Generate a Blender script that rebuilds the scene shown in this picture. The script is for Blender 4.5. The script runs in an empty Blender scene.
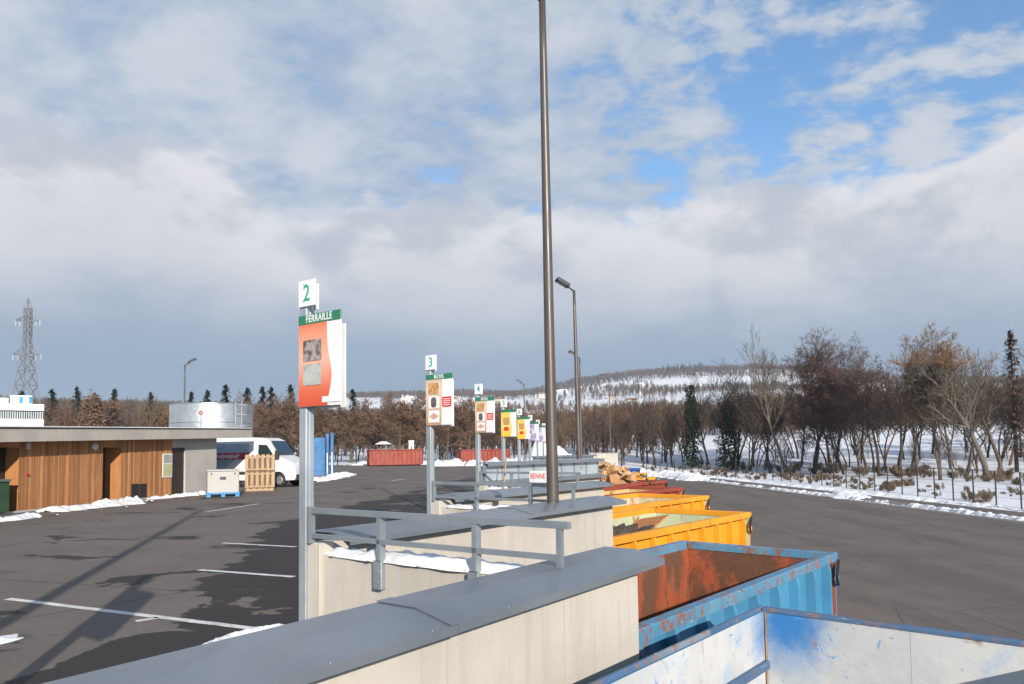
import bpy, bmesh, math, random
from mathutils import Vector, Matrix
from mathutils.geometry import tessellate_polygon
from mathutils import noise as mnoise

scene = bpy.context.scene
# ------------------------------------------------------------------ camera
FPX, CY, PITCH, ROLL, EYE = 720.0, 68.5, 0.0547, 0.0127, 1.68
cam_data = bpy.data.cameras.new('camera')
cam_data.sensor_width = 36.0
cam_data.lens = FPX * 36.0 / 1024.0
cam_data.shift_y = CY / 1024.0
cam_data.clip_start = 0.05
cam_data.clip_end = 8000.0
cam = bpy.data.objects.new('camera', cam_data)
scene.collection.objects.link(cam)
_r, _u, _f = Vector((1, 0, 0)), Vector((0, -math.sin(PITCH), math.cos(PITCH))), Vector((0, math.cos(PITCH), math.sin(PITCH)))
_c, _s = math.cos(ROLL), math.sin(ROLL)
_r2, _u2 = _c * _r - _s * _u, _s * _r + _c * _u
M = Matrix.Identity(4)
for i in range(3):
    M[i][0], M[i][1], M[i][2] = _r2[i], _u2[i], -_f[i]
M.translation = (0, 0, EYE)
cam.matrix_world = M
scene.camera = cam

def ray(u, v):
    d = _r2 * ((u - 512) / FPX) + _u2 * (-(v - 342 - CY) / FPX) + _f
    return d
def gp(u, v, z=0.0):
    """pixel -> point where its ray meets the level z"""
    d = ray(u, v); t = (z - EYE) / d.z
    return Vector((d.x * t, d.y * t, z))
def dp(u, v, depth):
    """pixel -> point at a known distance along y"""
    d = ray(u, v); t = depth / d.y
    return Vector((d.x * t, depth, EYE + d.z * t))

# ------------------------------------------------------------------ sun, sky
SUN_EL, SUN_AZ = math.radians(20.0), math.atan2(0.28, -0.96)     # azimuth of the sun seen from the place, from +Y to +X
sun_dir = Vector((math.sin(SUN_AZ) * math.cos(SUN_EL), math.cos(SUN_AZ) * math.cos(SUN_EL), math.sin(SUN_EL)))
sl = bpy.data.lights.new('sun', 'SUN')
sl.energy = 5.0; sl.angle = math.radians(0.5); sl.color = (1.0, 0.905, 0.78)
so = bpy.data.objects.new('sun', sl)
so.rotation_euler = (-sun_dir).to_track_quat('-Z', 'Y').to_euler()
so.location = (0, 0, 30)
scene.collection.objects.link(so)

world = bpy.data.worlds.new('World'); scene.world = world; world.use_nodes = True
nt = world.node_tree; nt.nodes.clear()
class NB:
    """small node-graph builder"""
    def __init__(s, tree): s.t = tree
    def n(s, typ, **kw):
        nd = s.t.nodes.new(typ)
        for k, v in kw.items():
            if hasattr(nd, k): setattr(nd, k, v)
        return nd
    def put(s, sock, v):
        if hasattr(v, 'is_output'): s.t.links.new(v, sock)
        elif v is not None: sock.default_value = v
    def math(s, op, a, b=None, c=None, clamp=False):
        nd = s.n('ShaderNodeMath', operation=op, use_clamp=clamp)
        s.put(nd.inputs[0], a)
        if b is not None: s.put(nd.inputs[1], b)
        if c is not None: s.put(nd.inputs[2], c)
        return nd.outputs[0]
    def vmath(s, op, a, b=None):
        nd = s.n('ShaderNodeVectorMath', operation=op)
        s.put(nd.inputs[0], a)
        if b is not None: s.put(nd.inputs[1], b)
        return nd.outputs['Value'] if op in ('DOT_PRODUCT', 'LENGTH') else nd.outputs[0]
    def ramp(s, x, a, b, lo=0.0, hi=1.0, smooth=True):
        nd = s.n('ShaderNodeMapRange', interpolation_type='SMOOTHSTEP' if smooth else 'LINEAR')
        s.put(nd.inputs['Value'], x)
        for k, v in (('From Min', a), ('From Max', b), ('To Min', lo), ('To Max', hi)): s.put(nd.inputs[k], v)
        return nd.outputs[0]
    def noise(s, vec, scale, detail=4, rough=.55, dist=0.0):
        nd = s.n('ShaderNodeTexNoise'); s.put(nd.inputs['Vector'], vec)
        nd.inputs['Scale'].default_value = scale; nd.inputs['Detail'].default_value = detail
        nd.inputs['Roughness'].default_value = rough; nd.inputs['Distortion'].default_value = dist
        return nd.outputs[0]
    def mix(s, f, a, b, mode='MIX'):
        nd = s.n('ShaderNodeMix', data_type='RGBA', blend_type=mode)
        s.put(nd.inputs[0], f)
        s.put(nd.inputs[6], (*a, 1) if isinstance(a, tuple) else a)
        s.put(nd.inputs[7], (*b, 1) if isinstance(b, tuple) else b)
        return nd.outputs[2]
    def scalev(s, vec, sc, off=(0, 0, 0), rotz=0):
        nd = s.n('ShaderNodeMapping'); s.put(nd.inputs['Vector'], vec)
        nd.inputs['Scale'].default_value = sc; nd.inputs['Location'].default_value = off
        nd.inputs['Rotation'].default_value = (0, 0, rotz)
        return nd.outputs[0]

b = NB(nt)
out = b.n('ShaderNodeOutputWorld')
sky = b.n('ShaderNodeTexSky'); sky.sky_type = 'NISHITA'; sky.sun_disc = False
sky.sun_elevation = SUN_EL; sky.sun_rotation = SUN_AZ
sky.air_density = 1.0; sky.dust_density = 0.2; sky.ozone_density = 1.8
bg_sky = b.n('ShaderNodeBackground'); b.put(bg_sky.inputs[0], b.mix(1.0, sky.outputs[0], (0.74, 0.96, 1.10), 'MULTIPLY')); bg_sky.inputs[1].default_value = 0.125
tc = b.n('ShaderNodeTexCoord').outputs['Generated']
sep = b.n('ShaderNodeSeparateXYZ'); b.put(sep.inputs[0], tc)
X, Y, Z = sep.outputs
Zp = b.math('MAXIMUM', Z, 0.0)
# cloud deck seen on a level sheet overhead (soft-limited near the horizon)
den = b.math('ADD', Zp, 0.30)
comb = b.n('ShaderNodeCombineXYZ')
b.put(comb.inputs[0], b.math('DIVIDE', X, den)); b.put(comb.inputs[1], b.math('DIVIDE', Y, den))
deck = comb.outputs[0]
n_big = b.noise(b.scalev(deck, (1, 1, 1), (3.1, 1.7, 0)), 1.5, 4, .5, .2)
n_med = b.noise(b.scalev(deck, (1.0, 1.25, 1), (0.4, 5.2, 0), 0.35), 4.6, 9, .60, .15)
n_fine = b.noise(b.scalev(deck, (1.0, 1.3, 1), (7.0, 2.0, 0), 0.35), 11.0, 7, .60, .1)
# a broken deck all round, closing up towards front left, away from the sun
thick = b.ramp(b.vmath('DOT_PRODUCT', tc, (-0.55, 0.78, 0.30)), 0.50, 0.98)
cov = b.math('ADD', b.math('MULTIPLY', n_big, 0.30), b.math('MULTIPLY', n_med, 0.55))
cov = b.math('ADD', cov, b.math('MULTIPLY', n_fine, 0.36))
cov = b.math('ADD', cov, b.math('MULTIPLY', thick, 0.15))
alto = b.ramp(cov, 0.555, 0.67)
alto = b.math('MULTIPLY', alto, 0.95)
# lower bank of cumulus along the horizon, lumpy top edge, lower on the sun's side
bank_v = b.scalev(tc, (1.0, 1.0, 1.5), (1.3, 0.2, 0.9))
n_bank = b.noise(bank_v, 3.4, 9, .58, .1)
n_bank2 = b.noise(b.scalev(tc, (1, 1, 1.8), (4.1, 0.6, 0.3)), 4.6, 9, .60, .1)
away = b.ramp(b.vmath('DOT_PRODUCT', tc, (-0.28, 0.96, 0.0)), -0.9, 0.5, 0.10, 0.345)
edge = b.math('ADD', away, b.math('MULTIPLY', b.math('SUBTRACT', n_bank, 0.5), 0.32))
below = b.math('SUBTRACT', edge, Zp)
bank = b.math('MULTIPLY', b.ramp(below, -0.010, 0.026), 0.96)
# colours: bright lumps on top of the bank, slate blue under it
under = b.ramp(b.math('ADD', Zp, b.math('MULTIPLY', b.math('SUBTRACT', n_bank2, 0.5), 0.12)), 0.085, 0.25)
c_bank = b.mix(under, (0.32, 0.43, 0.595), (0.74, 0.745, 0.79))
lump = b.math('MULTIPLY', b.ramp(below, 0.20, 0.0), b.ramp(n_bank2, 0.42, 0.56))
c_bank = b.mix(b.math('MULTIPLY', lump, .75), c_bank, (1.06, 1.04, 1.03))
c_bank = b.mix(b.math('MULTIPLY', b.ramp(n_bank2, 0.52, 0.34), .35), c_bank, (0.42, 0.51, 0.64))
horizon = b.ramp(Zp, 0.01, 0.10)
c_bank = b.mix(horizon, (0.40, 0.52, 0.66), c_bank)
c_alto = b.mix(b.ramp(b.math('ADD', b.math('MULTIPLY', n_med, .7), b.math('MULTIPLY', n_big, .4)), 0.44, 0.68), (0.42, 0.545, 0.74), (0.74, 0.78, 0.85))
c_alto = b.mix(b.math('MULTIPLY', b.ramp(n_fine, 0.42, 0.68), .30), c_alto, (0.88, 0.89, 0.92))
c_cloud = b.mix(bank, c_alto, c_bank)
fac = b.math('MAXIMUM', alto, bank)
bg_c = b.n('ShaderNodeBackground'); b.put(bg_c.inputs[0], c_cloud); bg_c.inputs[1].default_value = 0.57
mxs = b.n('ShaderNodeMixShader'); b.put(mxs.inputs[0], fac)
nt.links.new(bg_sky.outputs[0], mxs.inputs[1]); nt.links.new(bg_c.outputs[0], mxs.inputs[2])
nt.links.new(mxs.outputs[0], out.inputs[0])

vs = scene.view_settings
vs.view_transform = 'Standard'; vs.look = 'None'; vs.exposure = 0.60; vs.gamma = 1.0; vs.use_curve_mapping = False

# ------------------------------------------------------------------ helpers
COL = scene.collection
def tag(o, label=None, cat=None, group=None, kind=None):
    if label: o['label'] = label
    if cat: o['category'] = cat
    if group: o['group'] = group
    if kind: o['kind'] = kind
    return o
def empty(name, loc=(0, 0, 0), rz=0.0):
    o = bpy.data.objects.new(name, None); COL.objects.link(o)
    o.location = loc; o.rotation_euler = (0, 0, rz); o.empty_display_size = .3
    return o
def link(name, me, parent=None, loc=None, rz=None, **k):
    o = bpy.data.objects.new(name, me); COL.objects.link(o)
    if parent is not None: o.parent = parent
    if loc is not None: o.location = loc
    if rz is not None: o.rotation_euler = (0, 0, rz)
    if k: tag(o, **k)
    return o
def copy_tree(o, parent=None):
    c = o.copy(); COL.objects.link(c); c.parent = parent
    for ch in o.children: copy_tree(ch, c)
    return c

class MB:
    def __init__(s): s.v = []; s.f = []; s.m = []
    def add(s, vs, fs, mi=0):
        o = len(s.v); s.v += [tuple(p) for p in vs]
        s.f += [tuple(i + o for i in f) for f in fs]; s.m += [mi] * len(fs)
        return s
    def box(s, x0, x1, y0, y1, z0, z1, mi=0, T=None):
        p = [(x0, y0, z0), (x1, y0, z0), (x1, y1, z0), (x0, y1, z0), (x0, y0, z1), (x1, y0, z1), (x1, y1, z1), (x0, y1, z1)]
        if T: p = [T @ Vector(q) for q in p]
        return s.add(p, [(0, 3, 2, 1), (4, 5, 6, 7), (0, 1, 5, 4), (1, 2, 6, 5), (2, 3, 7, 6), (3, 0, 4, 7)], mi)
    def cbox(s, x0, x1, y0, y1, z0, z1, c=.01, mi=0, T=None):
        """box with chamfered vertical and top edges"""
        P = [(x0 + c, y0), (x1 - c, y0), (x1, y0 + c), (x1, y1 - c), (x1 - c, y1), (x0 + c, y1), (x0, y1 - c), (x0, y0 + c)]
        cx, cy = (x0 + x1) / 2, (y0 + y1) / 2
        def ins(q):
            return (q[0] + (c if q[0] < cx else -c), q[1] + (c if q[1] < cy else -c))
        v = [(q[0], q[1], z0) for q in P] + [(q[0], q[1], z1 - c) for q in P] + [(*ins(q), z1) for q in P]
        if T: v = [T @ Vector(q) for q in v]
        f = [tuple(range(7, -1, -1)), tuple(range(16, 24))]
        for k in range(2):
            for i in range(8):
                j = (i + 1) % 8; a = k * 8
                f.append((a + i, a + j, a + 8 + j, a + 8 + i))
        return s.add(v, f, mi)
    def tube(s, pts, rad, n=8, mi=0, cap=True, twist=0):
        pts = [Vector(p) for p in pts]
        R = rad if isinstance(rad, (list, tuple)) else [rad] * len(pts)
        rings = []
        prev = None
        for i, p in enumerate(pts):
            d = (pts[min(i + 1, len(pts) - 1)] - pts[max(i - 1, 0)])
            if d.length < 1e-9: d = Vector((0, 0, 1))
            d.normalize()
            if prev is None:
                a = d.orthogonal().normalized()
            else:
                a = prev - d * prev.dot(d)
                a = a.normalized() if a.length > 1e-6 else d.orthogonal().normalized()
            prev = a; c = d.cross(a)
            rings.append([p + (a * math.cos(2 * math.pi * k / n + twist) + c * math.sin(2 * math.pi * k / n + twist)) * R[i] for k in range(n)])
        v = [q for r in rings for q in r]; f = []
        for i in range(len(pts) - 1):
            for k in range(n):
                j = (k + 1) % n
                f.append((i * n + k, i * n + j, (i + 1) * n + j, (i + 1) * n + k))
        if cap:
            f.append(tuple(range(n - 1, -1, -1))); f.append(tuple(range((len(pts) - 1) * n, len(pts) * n)))
        return s.add(v, f, mi)
    def bar(s, p, q, w, h, mi=0, up=(0, 0, 1)):
        p, q = Vector(p), Vector(q); d = (q - p); L = d.length; d.normalize()
        u = Vector(up); sd = d.cross(u)
        if sd.length < 1e-5: sd = Vector((1, 0, 0))
        sd.normalize(); u = sd.cross(d)
        T = Matrix((( *sd, 0), (*d, 0), (*u, 0), (0, 0, 0, 1))).transposed()
        T.translation = p
        return s.box(-w / 2, w / 2, 0, L, -h / 2, h / 2, mi, T)
    def prism(s, poly, z0, z1, mi=0, T=None):
        n = len(poly)
        v = [Vector((x, y, z0)) for x, y in poly] + [Vector((x, y, z1)) for x, y in poly]
        if T: v = [T @ q for q in v]
        f = [(i, (i + 1) % n, n + (i + 1) % n, n + i) for i in range(n)]
        tri = tessellate_polygon([[Vector((x, y, 0)) for x, y in poly]])
        for t in tri:
            a, b_, c = t
            ar = (poly[b_][0] - poly[a][0]) * (poly[c][1] - poly[a][1]) - (poly[c][0] - poly[a][0]) * (poly[b_][1] - poly[a][1])
            if ar < 0: b_, c = c, b_
            f.append((n + a, n + b_, n + c)); f.append((c, b_, a))
        return s.add(v, f, mi)
    def sheet(s, poly, z, mi=0):
        tri = tessellate_polygon([[Vector((x, y, 0)) for x, y in poly]]); f = []
        for a, b_, c in tri:
            ar = (poly[b_][0] - poly[a][0]) * (poly[c][1] - poly[a][1]) - (poly[c][0] - poly[a][0]) * (poly[b_][1] - poly[a][1])
            f.append((a, b_, c) if ar > 0 else (a, c, b_))
        return s.add([(x, y, z) for x, y in poly], f, mi)
    def mesh(s, name, mats, smooth=False):
        me = bpy.data.meshes.new(name); me.from_pydata(s.v, [], s.f)
        if not isinstance(mats, (list, tuple)): mats = [mats]
        for m in mats: me.materials.append(m)
        if len(mats) > 1: me.polygons.foreach_set('material_index', s.m)
        if smooth: me.polygons.foreach_set('use_smooth', [True] * len(s.f))
        me.update()
        return me
    def build(s, name, mats, parent=None, smooth=False, loc=None, rz=None, **k):
        return link(name, s.mesh(name, mats, smooth), parent, loc, rz, **k)

def fix_normals(me):
    bm = bmesh.new(); bm.from_mesh(me); bmesh.ops.recalc_face_normals(bm, faces=bm.faces); bm.to_mesh(me); bm.free()

# ------------------------------------------------------------------ materials
def newmat(name):
    m = bpy.data.materials.new(name); m.use_nodes = True
    t = m.node_tree; t.nodes.clear(); bb = NB(t)
    o = bb.n('ShaderNodeOutputMaterial'); p = bb.n('ShaderNodeBsdfPrincipled')
    t.links.new(p.outputs[0], o.inputs[0])
    return m, bb, p
def pos(bb, obj=False):
    if obj: return bb.n('ShaderNodeTexCoord').outputs['Object']
    return bb.n('ShaderNodeNewGeometry').outputs['Position']
def bump(bb, p, h, strength=.3, dist=.01):
    nd = bb.n('ShaderNodeBump'); nd.inputs['Strength'].default_value = strength; nd.inputs['Distance'].default_value = dist
    bb.put(nd.inputs['Height'], h); bb.t.links.new(nd.outputs[0], p.inputs['Normal'])
def plain(name, col, rough=.5, metal=0.0, var=.12, scale=3.0, obj=False, bmp=0.0, spec=None, dirt=None, dirt_amt=.35, dirt_scale=1.2):
    m, bb, p = newmat(name); P = pos(bb, obj)
    n1 = bb.noise(P, scale, 5, .6)
    c = bb.mix(bb.ramp(n1, .3, .7), tuple(x * (1 - var) for x in col), tuple(min(1, x * (1 + var)) for x in col))
    if dirt:
        n2 = bb.noise(bb.scalev(P, (1, 1, .45), (3, 7, 1)), dirt_scale, 7, .68, .5)
        c = bb.mix(bb.math('MULTIPLY', bb.ramp(n2, .48, .68), dirt_amt), c, dirt)
    bb.put(p.inputs['Base Color'], c)
    bb.put(p.inputs['Roughness'], bb.ramp(n1, .2, .8, max(0, rough - .08), min(1, rough + .1)))
    p.inputs['Metallic'].default_value = metal
    if spec is not None: p.inputs['Specular IOR Level'].default_value = spec
    if bmp: bump(bb, p, bb.noise(P, scale * 6, 4, .6), bmp, .01)
    return m

def mat_concrete(name, base=(.455, .425, .380)):
    m, bb, p = newmat(name); P = pos(bb)
    n1 = bb.noise(P, .9, 6, .6); n2 = bb.noise(bb.scalev(P, (7, 7, .35)), 1.4, 5, .6); n3 = bb.noise(P, 22, 4, .7)
    c = bb.mix(bb.ramp(n1, .3, .7), tuple(x * .90 for x in base), tuple(x * 1.07 for x in base))
    c = bb.mix(bb.math('MULTIPLY', bb.ramp(n2, .50, .72), .30), c, (base[0] * .62, base[1] * .60, base[2] * .58))
    c = bb.mix(bb.math('MULTIPLY', bb.ramp(n3, .55, .75), .18), c, tuple(x * .7 for x in base))
    vor = bb.n('ShaderNodeTexVoronoi'); bb.put(vor.inputs['Vector'], P); vor.inputs['Scale'].default_value = 13
    pit = bb.ramp(vor.outputs['Distance'], .05, .09)
    c = bb.mix(bb.math('MULTIPLY', bb.math('SUBTRACT', 1.0, pit), .45), c, tuple(x * .45 for x in base))
    # joints left by the formwork boards, every 1.22 m
    al = bb.math('FRACT', bb.math('DIVIDE', bb.vmath('DOT_PRODUCT', P, (.585, .811, 0)), 1.22))
    jn = bb.math('MULTIPLY', bb.ramp(bb.math('ABSOLUTE', bb.math('SUBTRACT', al, .5)), .006, .003), bb.ramp(n1, .35, .55, .1, .4))
    c = bb.mix(jn, c, tuple(x * .55 for x in base))
    big = bb.noise(bb.scalev(P, (1.6, 1.6, .5), (7, 1, 3)), .8, 7, .65, .4)
    c = bb.mix(bb.math('MULTIPLY', bb.ramp(big, .52, .70), .35), c, (base[0] * .66, base[1] * .62, base[2] * .56))
    bb.put(p.inputs['Base Color'], c); p.inputs['Roughness'].default_value = .88; p.inputs['Specular IOR Level'].default_value = .25
    bump(bb, p, bb.math('ADD', n3, bb.math('MULTIPLY', pit, .5)), .35, .006)
    return m
def mat_metal_sheet(name, col, rough=.42, metal=.55, streak=(.5, .5, .5), rust=0.0):
    m, bb, p = newmat(name); P = pos(bb)
    n1 = bb.noise(P, 1.1, 5, .6); n2 = bb.noise(P, 9, 5, .65); n3 = bb.noise(bb.scalev(P, (1, 1, .3), (4, 2, 9)), 3.2, 7, .7, .4)
    c = bb.mix(bb.ramp(n1, .3, .7), tuple(x * .86 for x in col), tuple(min(1, x * 1.12) for x in col))
    c = bb.mix(bb.math('MULTIPLY', bb.ramp(n2, .5, .8), .14), c, tuple(min(1, x * 1.5) for x in col))
    if rust: c = bb.mix(bb.math('MULTIPLY', bb.ramp(n3, .60, .70), rust), c, (.22, .10, .045))
    bb.put(p.inputs['Base Color'], c)
    bb.put(p.inputs['Roughness'], bb.ramp(n2, .25, .75, rough - .1, rough + .14))
    p.inputs['Metallic'].default_value = metal
    bump(bb, p, n2, .035, .004)
    return m
def mat_bin(name, paint, under=None, rust=.4, rust_col=(.20, .075, .03), scratch=None, rough=.5, scr_amt=.6, seed=0.0, rust_scale=1.5):
    """old skip paint: rust blotches, scratches down to another colour"""
    m, bb, p = newmat(name); P = pos(bb)
    n1 = bb.noise(bb.scalev(P, (1, 1, 1), (seed, seed * 2, 0)), .8, 5, .6)
    n2 = bb.noise(bb.scalev(P, (1, 1, .5), (seed * 3, seed, 5)), rust_scale, 9, .72, .2)
    n3 = bb.noise(bb.scalev(P, (2.2, 2.2, 12), (seed, 3, 2), .5), 1.6, 4, .6, 1.2)
    n4 = bb.noise(P, 14, 5, .7)
    c = bb.mix(bb.ramp(n1, .3, .7), tuple(x * .85 for x in paint), tuple(min(1, x * 1.1) for x in paint))
    if under:
        n5 = bb.noise(bb.scalev(P, (1, 1, .7), (seed + 9, 1, 4)), 1.0, 8, .65, .8)
        c = bb.mix(bb.math('MULTIPLY', bb.ramp(n5, .50, .62), .85), c, under)
    if scratch:
        c = bb.mix(bb.math('MULTIPLY', bb.ramp(n3, .63, .68), scr_amt), c, scratch)
    lo = .72 - rust * .40
    c = bb.mix(bb.math('MULTIPLY', bb.ramp(n2, lo, lo + .11), .9), c, bb.mix(n4, tuple(x * .5 for x in rust_col), tuple(min(1, x * 1.7) for x in rust_col)))
    bb.put(p.inputs['Base Color'], c)
    bb.put(p.inputs['Roughness'], bb.ramp(n2, .4, .7, rough, min(1, rough + .35)))
    bump(bb, p, bb.math('ADD', n4, n2), .25, .008)
    return m
def mat_asphalt(name, wet):
    m, bb, p = newmat(name); P = pos(bb)
    g = bb.noise(P, 55, 3, .7); n1 = bb.noise(P, .45, 5, .6); n2 = bb.noise(bb.scalev(P, (1, .35, 1), (2, 5, 0)), .8, 7, .62, .5)
    c = bb.mix(bb.ramp(n1, .3, .7), (.118, .099, .086), (.150, .127, .111))
    c = bb.mix(bb.math('MULTIPLY', bb.ramp(g, .48, .72), .60), c, (.22, .19, .168))
    c = bb.mix(bb.math('MULTIPLY', bb.ramp(n2, .55, .7), .40), c, (.078, .068, .061))
    spk = bb.noise(P, 17, 3, .75); c = bb.mix(bb.math('MULTIPLY', bb.ramp(spk, .62, .68), .6), c, (.26, .23, .20)); c = bb.mix(bb.math('MULTIPLY', bb.ramp(spk, .38, .32), .6), c, (.04, .035, .03))
    vc = bb.n('ShaderNodeTexVoronoi', feature='DISTANCE_TO_EDGE'); bb.put(vc.inputs['Vector'], bb.vmath('ADD', P, bb.scalev(bb.n('ShaderNodeTexNoise').outputs[1], (1.2, 1.2, 0)))); vc.inputs['Scale'].default_value = .16
    c = bb.mix(bb.math('MULTIPLY', bb.ramp(vc.outputs['Distance'], .0035, .0015), .6), c, (.03, .027, .025))
    rough = bb.ramp(g, .3, .8, .82, .95)
    if wet:
        # damp patches where cleared snow has melted: a strip along the walls and a few spots, irregular edges
        sp = bb.n('ShaderNodeSeparateXYZ'); bb.put(sp.inputs[0], P)
        off = bb.math('SUBTRACT', sp.outputs[0], bb.math('MULTIPLY', sp.outputs[1], .1018))     # distance from the row of posts
        off2 = bb.math('ADD', off, bb.ramp(sp.outputs[1], 8.0, 17.0, 0.0, 3.0, False))
        strip = bb.math('MULTIPLY', bb.ramp(off2, -4.75, -3.9), bb.ramp(sp.outputs[1], 34.0, 20.0, .45, 1.0))
        w = bb.noise(bb.scalev(P, (.55, .8, 1), (1.15, 3.0, 0)), .9, 7, .62, .45)
        w2 = bb.noise(bb.scalev(P, (.35, .9, 1), (8.3, 1.5, 0)), .55, 7, .62, .5)
        near = bb.ramp(sp.outputs[1], 5.6, 6.6)
        m1 = bb.ramp(bb.math('ADD', w, bb.math('MULTIPLY', strip, .262)), .605, .622)
        m2 = bb.ramp(w2, .615, .65)
        wetm = bb.math('MAXIMUM', m1, m2)
        c = bb.mix(bb.math('MULTIPLY', wetm, .90), c, (.020, .017, .016))
        film = bb.math('MULTIPLY', wetm, bb.ramp(w, .68, .78))
        rough = bb.math('SUBTRACT', rough, bb.math('ADD', bb.math('MULTIPLY', wetm, .12), bb.math('MULTIPLY', film, .30)))
    else:
        blot = bb.noise(bb.scalev(P, (.5, .5, 1), (3, 9, 0)), 1.1, 8, .7, .4)
        c = bb.mix(bb.math('MULTIPLY', bb.ramp(blot, .60, .70), .5), c, (.15, .135, .125))
        # tyre wear and faint lanes
        n3 = bb.noise(bb.scalev(P, (1.2, .12, 1), (0, 0, 0), -.1), .5, 5, .6, .3)
        c = bb.mix(bb.math('MULTIPLY', bb.ramp(n3, .42, .62), .45), c, (.085, .073, .066))
    bb.put(p.inputs['Base Color'], c); bb.put(p.inputs['Roughness'], rough)
    p.inputs['Specular IOR Level'].default_value = .3
    bump(bb, p, g, .5, .006)
    return m
def mat_snow(name, col=(.74, .75, .77), dirty=.25, scale=1.0):
    m, bb, p = newmat(name); P = pos(bb)
    n1 = bb.noise(P, 1.3 * scale, 6, .65); n2 = bb.noise(P, 9 * scale, 5, .65)
    n3 = bb.noise(P, 34 * scale, 4, .7)
    c = bb.mix(bb.math('MULTIPLY', bb.ramp(n1, .50, .70), dirty), col, (.42, .39, .36))
    c = bb.mix(bb.math('MULTIPLY', bb.ramp(n3, .62, .72), dirty * 1.2), c, (.22, .19, .16))
    bb.put(p.inputs['Base Color'], c); p.inputs['Roughness'].default_value = .7; p.inputs['Specular IOR Level'].default_value = .2
    bump(bb, p, n2, .5, .03 / scale)
    return m
def mat_ground():
    """snow fields: bare earth and grass showing through near the yard, hedges of scrub far out"""
    m, bb, p = newmat('snow_ground'); P = pos(bb)
    n1 = bb.noise(P, .11, 8, .68, .4); n2 = bb.noise(P, .9, 7, .68, .3); n3 = bb.noise(P, .012, 6, .6, .6)
    c = bb.mix(bb.ramp(n1, .3, .7), (.66, .68, .72), (.74, .75, .77))
    c = bb.mix(bb.math('MULTIPLY', bb.ramp(n2, .60, .70), .75), c, (.13, .095, .055))
    c = bb.mix(bb.math('MULTIPLY', bb.ramp(n3, .60, .66), .35), c, (.20, .17, .13))
    bb.put(p.inputs['Base Color'], c); p.inputs['Roughness'].default_value = .85; p.inputs['Specular IOR Level'].default_value = .15
    bump(bb, p, n2, .6, .08)
    return m
def mat_wood(name, a, bcol, scale=(9, 9, .6), rnd=True):
    m, bb, p = newmat(name); P = pos(bb)
    g = bb.noise(bb.scalev(P, scale), 2.2, 6, .65, .3); n2 = bb.noise(P, 1.3, 4, .6)
    c = bb.mix(bb.ramp(g, .3, .72), a, bcol)
    if rnd:
        ri = bb.n('ShaderNodeNewGeometry').outputs['Random Per Island']
        c = bb.mix(bb.ramp(ri, .35, 1.0, 0, .50, False), c, tuple(x * .50 for x in a))
        c = bb.mix(bb.ramp(ri, .3, .0, 0, .5, False), c, tuple(min(1, x * 1.35) for x in bcol))
    c = bb.mix(bb.math('MULTIPLY', bb.ramp(n2, .5, .75), .25), c, tuple(x * .6 for x in a))
    bb.put(p.inputs['Base Color'], c); p.inputs['Roughness'].default_value = .8; p.inputs['Specular IOR Level'].default_value = .2
    bump(bb, p, g, .3, .005)
    return m
def mat_leaf(name, a, bcol, c2=None, rough=.7):
    m, bb, p = newmat(name)
    ri = bb.n('ShaderNodeNewGeometry').outputs['Random Per Island']
    n1 = bb.noise(pos(bb), .6, 3, .5)
    c = bb.mix(ri, a, bcol)
    if c2: c = bb.mix(bb.ramp(n1, .4, .65), c, c2)
    bb.put(p.inputs['Base Color'], c); p.inputs['Roughness'].default_value = rough; p.inputs['Specular IOR Level'].default_value = .2
    return m
def mat_gradient(name, stops, h):
    """printed colour fade over the height of a panel (object space z from 0 to h)"""
    m, bb, p = newmat(name)
    sp = bb.n('ShaderNodeSeparateXYZ'); bb.put(sp.inputs[0], bb.n('ShaderNodeTexCoord').outputs['Object'])
    cr = bb.n('ShaderNodeValToRGB'); bb.put(cr.inputs[0], bb.math('DIVIDE', sp.outputs[2], h))
    el = cr.color_ramp.elements
    while len(el) < len(stops): el.new(.5)
    for e, (t, c) in zip(el, stops): e.position = t; e.color = (*c, 1)
    bb.put(p.inputs['Base Color'], cr.outputs[0]); p.inputs['Roughness'].default_value = .38
    return m
def mat_photo(name, cols, scale=9.0, seed=0.0):
    """a small printed photograph: a busy mottle of a few colours"""
    m, bb, p = newmat(name); P = bb.scalev(bb.n('ShaderNodeTexCoord').outputs['Object'], (1, 1, 1), (seed, seed, seed))
    vor = bb.n('ShaderNodeTexVoronoi'); bb.put(vor.inputs['Vector'], P); vor.inputs['Scale'].default_value = scale * 1.5
    n = bb.noise(P, scale, 6, .7, .8)
    cr = bb.n('ShaderNodeValToRGB'); bb.put(cr.inputs[0], bb.math('ADD', bb.math('MULTIPLY', n, .95), bb.math('MULTIPLY', vor.outputs['Distance'], .12)))
    cr.color_ramp.interpolation = 'LINEAR'; el = cr.color_ramp.elements
    while len(el) < len(cols): el.new(.5)
    for i, (e, c) in enumerate(zip(el, cols)): e.position = .28 + .5 * i / (len(cols) - 1); e.color = (*c, 1)
    bb.put(p.inputs['Base Color'], cr.outputs[0]); p.inputs['Roughness'].default_value = .35
    return m
def mat_glass_dark(name, col=(.03, .04, .045)):
    m, bb, p = newmat(name); bb.put(p.inputs['Base Color'], (*col, 1)); p.inputs['Roughness'].default_value = .06
    p.inputs['Specular IOR Level'].default_value = .6
    return m

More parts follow.
